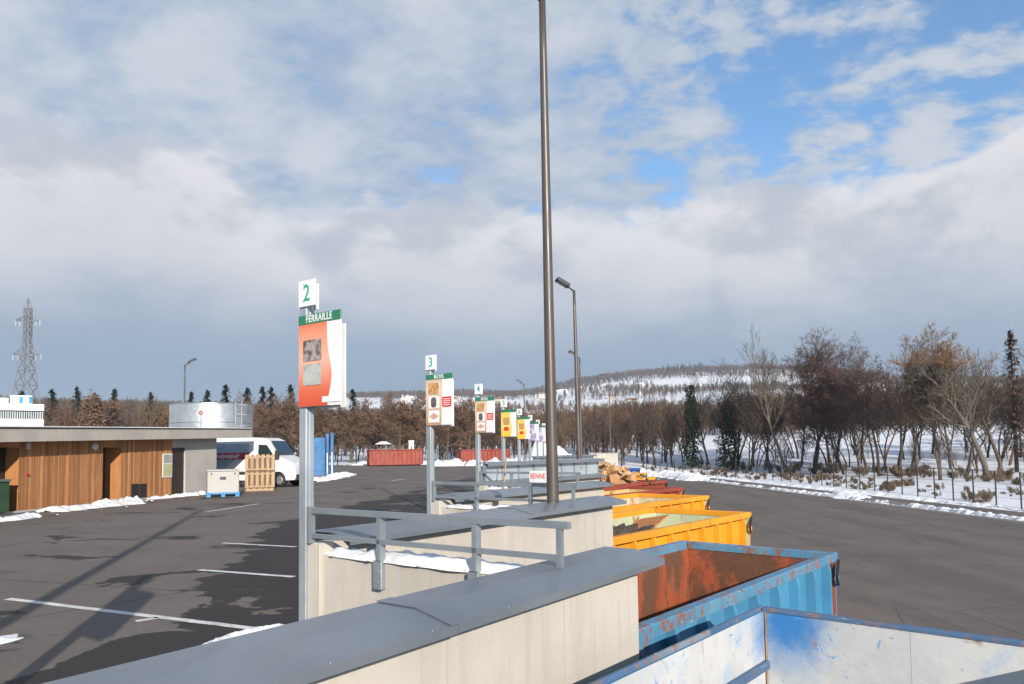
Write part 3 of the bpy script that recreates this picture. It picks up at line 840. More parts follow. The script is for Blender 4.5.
# snow on the parapets
for n in range(2, 9):
    a_, c_ = Pn(n) + .16 * BV + .12 * AV, Pn(n) + (LT - .15) * BV + .12 * AV
    if n == 2: pass
    snow_ridge('snow_strip', [(a_.x, a_.y, .73), (c_.x, c_.y, .73)], .25, .075, n * 3.7, seg=.06, kind='stuff', label='strip of melting snow lying on a concrete parapet', cat='snow')

# galvanised sheet screen on dividing wall 4, and one farther on
def screen(n, label):
    r = Rn(n); back = (Pn(n) - r).dot(AV)
    root = empty('metal_screen', (r.x, r.y, zc(n)), RZ)
    y0, y1 = back + .1, TIP - .1
    N = 8; dy = (y1 - y0) / N
    for i in range(N):
        MB().cbox(-.015, .015, y0 + i * dy + .03, y0 + (i + 1) * dy - .03, .035, .46, .004).build('sheet', galv_light, root)
    for i in range(N + 1):
        MB().box(-.035, .035, y0 + i * dy - .026, y0 + i * dy + .026, .032, .47).build('upright', galv, root)
    c = MB(); c.box(-.20, .20, y0 - .1, y1 + .12, .475, .50); c.box(.185, .20, y0 - .1, y1 + .12, .40, .474); c.build('coping', coping_m, root)
    tag(root, label, 'screen', 'galvanised screens on the dividing walls')
screen(4, 'pale galvanised sheet screen standing on the fourth dividing wall, behind the lettered plate')
screen(7, 'small galvanised sheet screen on a dividing wall far along the row')

# lettered plate on the rail of bay 4
p4 = Pn(4)
pl = empty('rail_plate', (p4.x, p4.y, 0), RZ)
c0, c1 = 1.58, 2.34
MB().cbox(c0, c1, -.082, -.066, .84, 1.19, .003).build('plate', white_sign, pl)
o = link('lettering', text_mesh('BENNE', .17, red_sign, .74), pl); o.location = (c0 + .24, -.085, 1.06)
flat(pl, 'dark_band', plain('maroon_print', (.16, .03, .04), .4), c0 + .01, c1 - .01, .85, .915, -.082)
tag(pl, 'white plate lettered BENNE in red, hung on the rail partly behind the mast', 'sign')
# wooden broom leaning on that rail
tp = dp(506, 457, 17.6); bt = gp(503.5, 490.0, 0.0)
bt = Vector((tp.x - .12, tp.y - .35, 0)) 
bro = empty('broom', tuple(bt))
mb = MB(); mb.tube([Vector((0, 0, .06)), tp - bt], .018, 8); mb.build('handle', plain('broom_wood', (.46, .25, .11), .6), bro, True)
mb = MB(); mb.cbox(-.20, .20, -.035, .035, 0.0, .06, .01); mb.build('head', plain('broom_bristle', (.25, .06, .04), .9), bro)
tag(bro, 'wooden-handled broom leaning upright by the rail of the fourth bay', 'broom')

# ------------------------------------------------------------------ lamp masts
lamp_head_m = plain('lamp_head_grey', (.022, .022, .024), .4, .3, .06, 3)
lamp_glass = mat_glass_dark('lamp_glass', (.35, .36, .36))
def mast(x, y, z0, top, r0, r1, rz, label, tilt=.0, group='lamp masts along the yard'):
    root = empty('lamp_mast', (x, y, z0), 0)
    h = top - z0
    N = 10
    MB().tube([(0, 0, h * i / N) for i in range(N + 1)], [r0 + (r1 - r0) * i / N for i in range(N + 1)], 20).build('mast', mast_m, root, True)
    MB().tube([(0, 0, 0), (0, 0, .05)], [r0 * 1.5, r0 * 1.45], 20).build('base_flange', mast_m, root)
    MB().cbox(-r0 * .5, r0 * .5, -r0 * 1.03, -r0 * .9, .5, .95, .01).build('access_door', mast_m, root)
    hd = empty('lamp_bracket'); bpy.data.objects.remove(hd)
    c, s_ = math.cos(rz), math.sin(rz)
    arm = MB().tube([(0, 0, h - .05), (.12 * c, .12 * s_, h + .05), (.32 * c, .32 * s_, h + .17)], .035, 8).build('arm', lamp_head_m, root, True)
    T = Matrix.Translation((.28 * c, .28 * s_, h + .12)) @ Matrix.Rotation(rz, 4, 'Z') @ Matrix.Rotation(-.50, 4, 'Y')
    hb = MB(); hb.cbox(0, .66, -.22, .22, 0, .15, .03, 0, T); ho = hb.build('lamp_head', lamp_head_m, root)
    MB().box(.08, .58, -.17, .17, -.012, -.002, 0, T).build('lamp_glass', lamp_glass, ho)
    tag(root, label, 'lamp post', group)
    if tilt: root.rotation_euler = (0, tilt, 0)
    return root
mp = P2 + (4.30) * AV + 0 * BV
q_ = dp(552, 505, 10.4)
# the mast stands in dividing wall 2; find the point on its axis under pixel 552
best = min((abs((lambda w: 512 + FPX * (w.dot(_r2)) / w.dot(_f))(Vector((*(P2 + t * AV), .9)) - Vector((0, 0, EYE))) - 553.0), t) for t in [i * .02 for i in range(100, 300)])
mpos = P2 + best[1] * AV
MZ = min((abs(342 + CY - FPX * ((Vector((mpos.x, mpos.y, z_ * .02)) - Vector((0, 0, EYE))).dot(_u2) / (Vector((mpos.x, mpos.y, z_ * .02)) - Vector((0, 0, EYE))).dot(_f)) + 2), z_ * .02) for z_ in range(350, 500))[1]
mast(mpos.x, mpos.y, 0.0, MZ, .092, .050, math.radians(195), 'tall brown-grey lamp mast rising from the second dividing wall, cut off by the picture top', -.006)
m2 = mpos + 4 * S; mast(m2.x + .18, m2.y, 0, 8.9, .118, .062, math.radians(195), 'slim lamp mast just right of the tall one, its head against the cloud', -.012)
m3 = mpos + 8 * S; mast(m3.x + .12, m3.y, 0, 8.6, .118, .062, math.radians(195), 'far lamp mast lined up behind the slim one')
bk = gp(0, 614); tipp = gp(181, 512); dr = (tipp - bk).normalized(); mb_ = tipp - dr * (8.6 / math.tan(SUN_EL))
mast(mb_.x, mb_.y, 0, 8.75, .118, .062, math.radians(195), 'lamp mast behind the camera whose long shadow crosses the asphalt')
t_ = dp(185, 363, 58); mast(t_.x, t_.y, 0, t_.z - .15, .09, .05, math.radians(12), 'lamp mast behind the flat-roofed wooden building')
t_ = dp(524, 383, 80); mast(t_.x, t_.y, 0, t_.z - .15, .08, .05, math.radians(190), 'small far lamp mast against the snowy hillside between the signs')
t_ = dp(609, 378, 76); mast(t_.x, t_.y, ZL, t_.z - .15, .085, .05, math.radians(190), 'far lamp mast right of the tall masts against the bare wood')

# ------------------------------------------------------------------ roll-off bins
BA = AA + math.radians(4.3); ABv = Vector((math.sin(BA), math.cos(BA))); BBv = Vector((math.cos(BA), -math.sin(BA)))
def bin_box(mb, x0, x1, y0, y1, z0, z1, inner):
    """box whose face `inner` (0 bottom,1 top,2 -y,3 +x,4 +y,5 -x) takes the second material"""
    k = len(mb.m); mb.box(x0, x1, y0, y1, z0, z1)
    mb.m[k + inner] = 1
def roll_bin(loc, rz, w, L, h, ext, inn, rim, label, ribs=10, rd=.13, rh=.12, group='open roll-off bins below the quay', inner_bar=None, latch=True):
    root = empty('skip_bin', loc, rz); hw = w / 2; t = .035
    fl = MB(); bin_box(fl, -hw + rd, hw - rd, .05, L - .05, .17, .21, 1); fl.build('floor', [ext, inn], root)
    for s_ in (-1, 1):
        mb = MB(); xo = s_ * (hw - rd)
        bin_box(mb, min(xo, xo - s_ * t), max(xo, xo - s_ * t), .03, L - .09, .212, h - rh, 5 if s_ > 0 else 3)
        sw = mb.build('side_wall', [ext, inn], root)
        # folded rib: wider at the wall than outside
        rm = MB()
        a, c, d_ = .040, .033, rd - .012
        sec = [(0, -a), (s_ * d_, -c), (s_ * d_, c), (0, a)]
        v = [(x, y, .2) for x, y in sec] + [(x, y, h - .24) for x, y in sec] + [(x * .75, y, h - rh - .001) for x, y in sec]
        n = 4; f = [(i, (i + 1) % n, n + (i + 1) % n, n + i) for i in range(n)] + [(n + i, n + (i + 1) % n, 2 * n + (i + 1) % n, 2 * n + i) for i in range(n)] + [(3, 2, 1, 0), (8, 9, 10, 11)]
        rm.add(v, f); rme = rm.mesh('rib', ext); fix_normals(rme)
        for k in range(ribs):
            o = link('rib', rme, root); o.location = (xo + s_ * .001, .28 + (L - .62) * k / (ribs - 1), 0)
        r2 = MB(); x0, x1 = (hw - rd - .012, hw) if s_ > 0 else (-hw, -hw + rd + .012)
        r2.cbox(x0, x1, 0, L, h - rh, h, min(.014, rh * .3)); r2.build('rim', rim, root)
        low = MB(); x0, x1 = (hw - rd + .002, hw - .02) if s_ > 0 else (-hw + .02, -hw + rd - .002)
        low.cbox(x0, x1, .02, L - .1, .12, .2, .01); low.build('bottom_rail', ext, root)
    # head wall with hook bar
    mb = MB(); bin_box(mb, -hw + rd + t, hw - rd - t, .03, .065, .212, h - rh, 4); mb.build('end_wall', [ext, inn], root)
    mb = MB(); mb.cbox(-hw + rd + .015, hw - rd - .015, .0, .10, h - rh, h - .004, min(.012, rh * .3)); mb.build('rim', rim, root)
    hb = MB(); hb.bar((-.35, -.04, .5), (-.06, -.10, h - .55), .08, .08); hb.bar((.35, -.04, .5), (.06, -.10, h - .55), .08, .08); hb.bar((-.14, -.10, h - .52), (.14, -.10, h - .52), .05, .05); hb.build('hook_bar', ext, root)
    # rear door of two leaves
    for s_ in (-1, 1):
        x0, x1 = (.001, hw - .03) if s_ > 0 else (-hw + .03, -.001)
        mb = MB(); bin_box(mb, x0, x1, L - .075, L - .035, .14, h - rh - .002, 2); d = mb.build('door', [ext, inn], root)
        for z in (.2, .75, 1.3, h - .25): MB().box(x0 + .02, x1 - .02, L - .034, L + .01, z - .04, z + .04).build('door_rib', ext, d)
        xx = s_ * (hw - .02)
        for z in (.4, 1.1, h - .4): MB().tube([(xx, L - .02, z - .09), (xx, L - .02, z + .09)], .03, 8).build('hinge', ext, d, True)
        MB().tube([(s_ * .10, L + .03, .1), (s_ * .10, L + .03, h - .2)], .022, 8).build('locking_bar', ext, d, True)
    mb = MB(); mb.cbox(-hw + rd + .015, hw - rd - .015, L - .09, L - .0, h - rh, h - .003, min(.012, rh * .3)); mb.build('rim', rim, root)
    if latch:
        lt = MB(); lt.bar((hw + .02, L - .16, h - .34), (hw + .02, L - .05, h - .10), .03, .05); lt.bar((hw + .02, L - .16, h - .34), (hw + .02, L - .10, h - .46), .03, .04)
        lt.build('door_latch', black_m, root)
    sk = []
    for s_ in (-1, 1):
        MB().box(s_ * .53 - .05, s_ * .53 + .05, .05, L - .2, .02, .168).build('skid', ext, root)
        for y in (.3, L - .35):
            MB().tube([(s_ * .75 - .09, y, .085), (s_ * .75 + .09, y, .085)], .085, 14).build('roller', black_m, root, True)
    if inner_bar:
        y0, z = inner_bar
        MB().cbox(-hw + rd + t + .001, -hw + rd + t + .045, y0, L - .085, z - .04, z + .035, .01).build('inner_bar', rim, root)
        xw = -hw + rd + t
        MB().tube([(xw + .012, L - .085, .25), (xw + .012, L - .085, h - rh)], .009, 6).build('weld_seam', weld_m, root, True)
    tag(root, label, 'skip', group)
    return root
weld_m = plain('rusty_weld', (.24, .14, .085), .8, 0, .3, 8)
rim_blue = mat_bin('rim_blue_worn', (.07, .22, .36), (.13, .24, .30), .58, scratch=(.35, .38, .38), rough=.5, seed=2, rust_scale=9)
ext_blue = mat_bin('paint_bright_blue', (.055, .215, .37), None, .34, rough=.45, seed=3)
inn_red = mat_bin('inside_red_rust', (.30, .075, .032), (.17, .07, .04), .78, (.085, .042, .024), (.45, .20, .12), .6, .6, 4, 2.2)
ext_yel = mat_bin('paint_yellow', (.66, .27, .012), None, .18, scratch=(.50, .18, .02), rough=.45, seed=5, scr_amt=.35)
rim_yel = mat_bin('rim_yellow_worn', (.66, .27, .012), None, .36, (.22, .09, .03), rough=.5, seed=6, rust_scale=3)
inn_green = mat_bin('inside_pale_green', (.40, .47, .31), (.50, .48, .33), .34, (.24, .12, .05), (.22, .2, .12), .6, .5, 7)
inn_cream = mat_bin('inside_cream_rust', (.55, .48, .33), (.45, .36, .22), .46, (.25, .11, .045), (.6, .5, .3), .6, .5, 8)
ext_red = mat_bin('paint_rust_red', (.24, .042, .022), None, .42, (.19, .07, .03), (.30, .1, .06), .6, .4, 9)
inn_yrust = mat_bin('inside_yellow_rust', (.55, .40, .14), (.50, .44, .32), .50, (.22, .09, .035), (.25, .08, .03), .6, .5, 10)
ext_navy = mat_bin('paint_deep_blue', (.02, .10, .32), None, .30, rough=.45, seed=11)
ext_grey = mat_bin('paint_grey', (.25, .27, .28), None, .35, rough=.5, seed=12)
# near bin: white inside with blue overspray in the far corner and drag marks
def mat_white_inside(corner):
    m, bb, p = newmat('inside_white_blue_overspray'); P = pos(bb)
    n1 = bb.noise(P, 1.2, 6, .65); n2 = bb.noise(bb.scalev(P, (1, 1, .6), (4, 1, 2)), 2.2, 9, .72, .7)
    n3 = bb.noise(bb.scalev(P, (2.4, 2.4, 2.4), (4.7, 2, 6), .6), 1.5, 6, .6, 3.5); n4 = bb.noise(P, 16, 4, .7); n5 = bb.noise(P, 2.4, 6, .65, .6)
    c = bb.mix(bb.ramp(n1, .35, .7), (.52, .525, .52), (.40, .415, .42))
    c = bb.mix(bb.math('MULTIPLY', bb.ramp(n5, .52, .70), .75), c, (.33, .43, .55))
    d = bb.vmath('SUBTRACT', P, corner); d = bb.scalev(d, (1.0, 1.0, .72))
    ln = bb.math('ADD', bb.vmath('LENGTH', d), bb.math('MULTIPLY', bb.math('SUBTRACT', n5, .5), .55))
    c = bb.mix(bb.ramp(ln, .52, .10), c, (.03, .17, .42))
    c = bb.mix(bb.math('MULTIPLY', bb.ramp(n3, .64, .655), .75), c, (.05, .25, .52))
    c = bb.mix(bb.math('MULTIPLY', bb.ramp(n2, .60, .67), .85), c, bb.mix(n4, (.12, .06, .03), (.40, .22, .11)))
    wv = bb.n('ShaderNodeTexVoronoi', feature='DISTANCE_TO_EDGE'); bb.put(wv.inputs['Vector'], bb.vmath('ADD', bb.scalev(P, (1.6, 1.6, 2.2), (0, 0, 0), .3), bb.scalev(bb.n('ShaderNodeTexNoise').outputs[1], (.9, .9, .9)))); wv.inputs['Scale'].default_value = 2.3
    msk = bb.ramp(bb.noise(bb.scalev(P, (1, 1, 1), (6, 6, 2)), 2.6, 3, .5), .56, .64)
    c = bb.mix(bb.math('MULTIPLY', bb.math('MULTIPLY', bb.ramp(wv.outputs['Distance'], .016, .006), msk), .35), c, (.14, .24, .38))
    run = bb.noise(bb.scalev(P, (7, 7, .8), (2, 4, 1)), 1.2, 5, .6)
    c = bb.mix(bb.math('MULTIPLY', bb.ramp(run, .62, .70), .45), c, (.30, .19, .11))
    bb.put(p.inputs['Base Color'], c); p.inputs['Roughness'].default_value = .5
    bump(bb, p, bb.math('ADD', n2, n5), .35, .02)
    return m
BINW, BINL = 2.5, 6.58
def bin_loc(n):
    c = ab(n - 1, .40, -.11) - (BINW / 2) * BBv
    return Vector((c.x, c.y, ZL))
ZB = {1: .22, 2: .125, 3: .235, 4: .25, 5: .20, 6: .22, 7: .15, 8: .20, 9: .35, 10: .2}
c1 = bin_loc(1).xy + (-BINW / 2 + .12) * BBv + (BINL - .08) * ABv
inn_white = mat_white_inside((c1.x + .12, c1.y - .1, ZB[1] - .05))
rim_w = mat_bin('rim_blue_white_worn', (.06, .12, .22), (.20, .24, .28), .50, (.22, .10, .04), (.5, .5, .5), .5, .6, 14, 9)
BINS = {1: (ext_blue, inn_white, rim_w, 'nearest skip with scuffed white inside and blue overspray in its corner'),
        2: (ext_blue, inn_red, rim_blue, 'bright blue ribbed skip with rusty red inside beyond the nearest wall'),
        3: (ext_yel, inn_green, rim_yel, 'yellow ribbed skip with pale green inside holding scrap boards'),
        4: (ext_yel, inn_cream, rim_yel, 'second yellow skip with rusty cream inside behind the one with boards'),
        5: (ext_red, inn_yrust, ext_red, 'rust-red skip right behind the two large yellow skips'),
        6: (ext_red, inn_red, ext_red, 'rust-red skip heaped with brown cardboard boxes'),
        7: (ext_yel, inn_cream, ext_yel, 'small-looking yellow skip right of the cardboard heap'),
        8: (ext_yel, inn_green, ext_yel, 'farthest yellow skip, a thin strip behind the cardboard heap'),
        9: (ext_navy, inn_red, ext_navy, 'deep blue skip beyond the cardboard heap'),
        10: (ext_grey, inn_red, ext_grey, 'grey skip at the far end of the bin row')}
for n, (e_, i_, r_, lb) in BINS.items():
    roll_bin(bin_loc(n), -BA, BINW, BINL, ZB[n] - ZL, e_, i_, r_, lb, inner_bar=(3.0, ZB[n] - ZL - .50) if n == 1 else None, rd=.03 if n == 1 else .13, rh=.035 if n == 1 else .12)

def bp(n, x, y, z):
    """point in bin n: across, along, absolute height"""
    c = bin_loc(n).xy + x * BBv + y * ABv
    return Vector((c.x, c.y, z))
def heap(n, x0, x1, y0, y1, zlo, ztop, seed, mat, name, label, cat):
    mb = MB(); NX, NY = 12, 22
    for i in range(NX + 1):
        for j in range(NY + 1):
            x, y = x0 + (x1 - x0) * i / NX, y0 + (y1 - y0) * j / NY
            u_, v_ = 2 * i / NX - 1, 2 * j / NY - 1
            z = zlo + (ztop - zlo) * max(0, (1 - abs(u_) ** 2.5)) * max(0, 1 - abs(v_) ** 2.2) + .12 * mnoise.noise(Vector((x * 3, y * 3, seed)))
            mb.v.append(tuple(bp(n, x, y, z)))
    for i in range(NX):
        for j in range(NY):
            a = i * (NY + 1) + j; mb.f.append((a, a + 1, a + NY + 2, a + NY + 1)); mb.m.append(0)
    me = mb.mesh(name, mat); fix_normals(me)
    if sum(p_.normal.z for p_ in me.polygons) < 0: me.flip_normals()
    return link(name, me, label=label, cat=cat, kind='stuff')
# scrap boards in bin 3
scrap_m = [mat_wood('scrap_board_dark', (.06, .045, .035), (.13, .10, .075), (3, 3, 3), False), mat_wood('scrap_board_brown', (.22, .09, .04), (.30, .14, .06), (3, 3, 3), False),
           mat_wood('scrap_board_orange', (.42, .18, .06), (.50, .25, .10), (3, 3, 3), False), mat_wood('scrap_board_pale', (.42, .34, .24), (.55, .46, .33), (3, 3, 3), False)]
heap(3, -1.1, 1.1, .1, 6.2, -1.2, -.30, 3, scrap_m[0], 'scrap_wood_heap', 'broken dark timber filling the yellow skip under the boards', 'scrap wood')
rr = random.Random(8)
sb = [(0, .35, 1.0, 1.5, .65, .04, .9, .35, 'dark warped board slanting against the skip head'), (1, .1, 1.9, 1.0, .55, .03, .4, .75, 'reddish brown triangular board tip standing in the yellow skip'),
      (2, -.35, 2.7, 1.25, .9, .03, -.3, .45, 'orange-brown panel leaning in the yellow skip'), (0, .7, 1.3, 1.7, .28, .05, .2, .2, 'dark plank lying by the near side of the yellow skip'),
      (3, .5, 1.1, 1.9, .10, .05, .6, .22, 'pale thin batten among dark boards'), (0, .3, 1.6, 2.0, .14, .06, -.4, .15, 'long dark batten across the scrap boards'),
      (1, -.5, 1.4, 1.4, .35, .03, 1.3, .3, 'brown plank behind the dark boards'), (3, -.2, .7, 1.3, .22, .03, 1.9, .25, 'pale short plank at the skip head'),
      (2, -.7, 3.5, 1.1, .5, .03, .5, .2, 'orange board low at the far side of the yellow skip'), (0, .6, .6, 1.2, .5, .03, -.8, .3, 'dark sheet at the near corner of the skip head')]
sb += [(0, .2, 1.5, .9, .5, .03, .3, .5, 'dark square sheet tilted up beside the orange-brown panel'), (0, -.3, 1.2, 1.1, .4, .03, -.9, .45, 'dark plank end sticking up by the skip head'), (1, .3, 2.2, .9, .4, .03, 1.2, .4, 'short brown board before the orange-brown panel'),
       (3, 0, 1.8, 1.4, .12, .04, 2.2, .25, 'pale batten lying crosswise on the scrap')]
for i, (mi, x, y, L_, w_, t__, az, el, lb) in enumerate(sb):
    tri = 'triangular' in lb
    mb = MB()
    if tri: mb.prism([(-w_ / 2, -L_ / 2), (w_ / 2, -L_ / 2), (w_ * .1, L_ / 2)], -t__ / 2, t__ / 2)
    else: mb.cbox(-w_ / 2, w_ / 2, -L_ / 2, L_ / 2, -t__ / 2, t__ / 2, .004)
    zz = -.30 + .5 * L_ * math.sin(el) * .7 + .10 * rr.random()
    o = mb.build('scrap_board', scrap_m[mi], label=lb, cat='board', group='scrap boards in the yellow skip')
    p_ = bp(3, x * .75 - .15, y + 1.75, zz); o.location = p_; o.rotation_euler = (el, rr.uniform(-.35, .35), -BA + az)
# cardboard boxes heaped in bin 6
card = [mat_wood('cardboard_a', (.44, .26, .13), (.50, .31, .16), (2, 2, 2), False), mat_wood('cardboard_b', (.33, .18, .085), (.40, .23, .115), (2, 2, 2), False),
        mat_wood('cardboard_c', (.58, .39, .22), (.62, .43, .26), (2, 2, 2), False), plain('cardboard_white', (.68, .66, .62), .8, 0, .06)]
heap(6, -1.12, 1.12, .6, 6.2, -.5, .45, 6, card[1], 'cardboard_heap', 'crushed cardboard filling the rust-red skip below the boxes', 'cardboard')
rr = random.Random(21)
def carton(i, c, sx, sy, sz, rot, mat, label):
    root = empty('cardboard_box', c); root.rotation_euler = rot
    MB().cbox(-sx / 2, sx / 2, -sy / 2, sy / 2, 0, sz, .008).build('box', mat, root)
    for s_ in (-1, 1):
        T = Matrix.Translation((s_ * sx / 2, 0, sz)) @ Matrix.Rotation(s_ * rr.uniform(-.7, .5), 4, 'Y')
        mb = MB(); mb.box(min(0, s_ * sx * .48), max(0, s_ * sx * .48), -sy / 2 + .01, sy / 2 - .01, .002, .008, 0, T); mb.build('flap', mat, root)
    MB().box(-.03, .03, -sy / 2 - .002, sy / 2 + .002, sz * .35, sz + .0015).build('tape', card[2], root)
    tag(root, label, 'box', 'cardboard boxes heaped in the rust-red skip')
for i in range(48):
    y = 1.3 + 3.9 * (i % 17) / 17 + rr.uniform(-.15, .15); x = rr.uniform(-.85, .85)
    k = max(0, 1 - (abs(y - 3.2) / 2.3) ** 2) * (1 - .5 * (abs(x) / .9) ** 2)
    z = -.05 + 1.0 * k * rr.uniform(.55, 1.0)
    s3 = [rr.uniform(.25, .58), rr.uniform(.22, .48), rr.uniform(.10, .38)]
    mi = rr.choice([0, 0, 1, 1, 2, 0, 3])
    carton(i, bp(6, x, y, z), *s3, (rr.uniform(-.5, .5), rr.uniform(-.5, .5), rr.uniform(0, 6.28)), card[mi],
           'white cardboard box in the heap' if mi == 3 else 'tilted brown cardboard box piled in the rust-red skip')
for i in range(7):
    mb = MB(); mb.cbox(-.06, .06, -.75, .75, -.02, .02, .004); m_ = scrap_m[[3, 0, 3, 2, 3, 0, 3][i]]
    o = mb.build('thin_plank', m_, label='thin plank lying at the right end of the cardboard heap', cat='plank', group='thin planks beside the cardboard heap')
    o.location = bp(6, rr.uniform(-.4, .9), 5.5 + rr.uniform(-.3, .4), .08 + .05 * i); o.rotation_euler = (rr.uniform(-.2, .3), rr.uniform(-.2, .2), rr.uniform(0, 3.14))

# end wall across the far end of the row
e0, e1 = dp(590, 455, 66), dp(618, 455, 66)
mb = MB(); mb.cbox(e0.x, e1.x, 66, 66.3, ZL, 1.25, .02); mb.cbox(e0.x - .1, e1.x + .1, 65.95, 66.35, 1.252, 1.30, .01, 0)
mb.build('end_wall', concrete, label='pale concrete end wall standing above the cardboard heap', cat='wall')

# ------------------------------------------------------------------ wooden building on the left
F0, F1 = gp(19, 512.5), gp(217, 491.5)
fd = (F1 - F0); FL = fd.length; fd.normalize(); fn = Vector((fd.y, -fd.x, 0))
FRZ = math.atan2(fd.y, fd.x)
def fp(u, v):
    """pixel -> (along, height) on the facade plane"""
    d = ray(u, v); o_ = Vector((0, 0, EYE)); t = (F0 - o_).dot(fn) / d.dot(fn); p_ = o_ + d * t
    return (p_ - F0).dot(fd), p_.z
bld = empty('wooden_building', (F0.x, F0.y, 0), FRZ)      # local x along the facade, -y towards the yard
clad_m = mat_wood('larch_cladding', (.31, .14, .058), (.44, .215, .095), (8, 8, .5))
clad_dark = mat_wood('larch_return', (.36, .16, .06), (.46, .22, .09), (8, 8, .5))
tone = concrete_gray
sx = lambda u: fp(u, 470)[0]
sL, sE = -7.0, sx(217)
zr0, zr1 = 2.12, 2.40                                     # underside of the roof rises along the building
def zroof(s_): return zr0 + (zr1 - zr0) * (s_ - sL - 6) / (sE - sL - 6)
opens = [(sL + 3.0, sx(20.0)), (sx(103), sx(121.5)), (sx(172.5), sx(186))]
ts = sx(172)
# solid wall between the openings, .3 thick, then returns
segs = [(sL, opens[0][0]), (opens[0][1], opens[1][0]), (opens[1][1], opens[2][0]), (opens[2][1], sE)]
for i, (a, c) in enumerate(segs):
    wall = MB()
    v = [(a, .03, 0), (c, .03, 0), (c, .9, 0), (a, .9, 0), (a, .03, zroof(a)), (c, .03, zroof(c)), (c, .9, zroof(c)), (a, .9, zroof(a))]
    wall.add(v, [(0, 3, 2, 1), (4, 5, 6, 7), (0, 1, 5, 4), (1, 2, 6, 5), (2, 3, 7, 6), (3, 0, 4, 7)])
    wall.build('wall', clad_dark if i < 3 else concrete_gray, bld)
for a, c in opens:
    z1 = min(fp(105, 447.5)[1], zroof(a) - .05)
    wall = MB(); wall.add([(a, .03, z1), (c, .03, z1), (c, .9, z1), (a, .9, z1), (a, .03, zroof(a)), (c, .03, zroof(c)), (c, .9, zroof(c)), (a, .9, zroof(a))], [(0, 3, 2, 1), (4, 5, 6, 7), (0, 1, 5, 4), (1, 2, 6, 5), (2, 3, 7, 6), (3, 0, 4, 7)])
    wall.build('lintel', clad_dark if a < ts - .5 else concrete_gray, bld)
mb = MB(); mb.box(sL, sE, .9, 7.0, 0, 2.0); mb.build('rear_wall', concrete_gray, bld)
door_m = plain('door_brown_black', (.030, .022, .018), .5, 0, .1, 4)
for i, (a, c) in enumerate(opens):
    if i == 0: continue
    d = MB().cbox(a, c, .66 if i == 1 else .10, .70 if i == 1 else .15, .02, fp(105, 447.5)[1], .005).build('door', door_m, bld)
    MB().tube([(a + .12, .63 if i == 1 else .07, .95), (a + .12, .63 if i == 1 else .07, 1.08)], .015, 6).build('handle', galv, d)
# left opening: flat sheet coloured near-black for the shade inside the store
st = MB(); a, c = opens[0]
st.add([(a, .50, 0.01), (c, .50, 0.01), (c, .50, 2.0), (a, .50, 2.0)], [(0, 1, 2, 3)]); st.build('store_shade_sheet', dark_m, bld)
# cladding boards: too fine to pick apart, joined
bd = MB(); rr = random.Random(4); x = sL
W = .118
while x < ts - .02:
    if not any(a - .01 < x + W / 2 < c + .01 for a, c in opens):
        t = rr.uniform(.012, .034); z0 = .06 + rr.uniform(-.01, .01)
        bd.box(x, min(x + W - .014, ts), .03 - t, .0295, z0, zroof(x) - .003)
    else:
        bd.box(x, x + W - .008, .03 - .02, .0295, min(fp(105, 447.5)[1], zroof(x) - .05), zroof(x) - .003)
    x += W
o = bd.build('cladding_boards', clad_m, bld); o['kind'] = 'stuff'
MB().box(sL, ts, -.012, .029, .0, .055).build('plinth', concrete_gray, bld)
# roof slab with concrete fascia, snow on top
ov = .50
tend = None
for i in range(200):
    t = sE + i * .03
    p_ = F0 + fd * t + fn * ov - Vector((0, 0, 0)); w_ = p_ + Vector((0, 0, 2.5)) - Vector((0, 0, EYE))
    if 512 + FPX * w_.dot(_r2) / w_.dot(_f) > 251: tend = t; break
fas = MB()
TH = .40
def slab(a, c, y0, y1, dz0, dz1):
    z = lambda s_: zroof(s_)
    return [(a, y0, z(a) + dz0), (c, y0, z(c) + dz0), (c, y1, z(c) + dz0), (a, y1, z(a) + dz0), (a, y0, z(a) + dz1), (c, y0, z(c) + dz1), (c, y1, z(c) + dz1), (a, y1, z(a) + dz1)]
BF = [(0, 3, 2, 1), (4, 5, 6, 7), (0, 1, 5, 4), (1, 2, 6, 5), (2, 3, 7, 6), (3, 0, 4, 7)]
fas_m = mat_concrete('fascia_concrete', (.40, .37, .33))
MB().add(slab(sL - 1, tend, -ov + .055, 7.4, .0, TH - .04), BF).build('roof', fas_m, bld)
np_ = 7
for i in range(np_):
    a = sL - 1 + (tend - sL + 1) * i / np_; c = sL - 1 + (tend - sL + 1) * (i + 1) / np_ - .012
    MB().add(slab(a, c, -ov, -ov + .05, -.03, TH - .05), BF).build('fascia_panel', fas_m, bld)
MB().add(slab(tend + .003, tend + .05, -ov, 7.4, -.03, TH - .05), BF).build('fascia_panel', fas_m, bld)
MB().add(slab(sL - 1.02, tend + .07, -ov - .03, 7.42, TH - .038, TH + .0), BF).build('roof_edge_flashing', plain('flashing_dark', (.06, .062, .065), .5, .4), bld)
sn = MB().add(slab(sL - 1.0, tend + .05, -ov - .01, 7.4, TH + .002, TH + .03), BF).build('roof_snow', snow_m, bld)
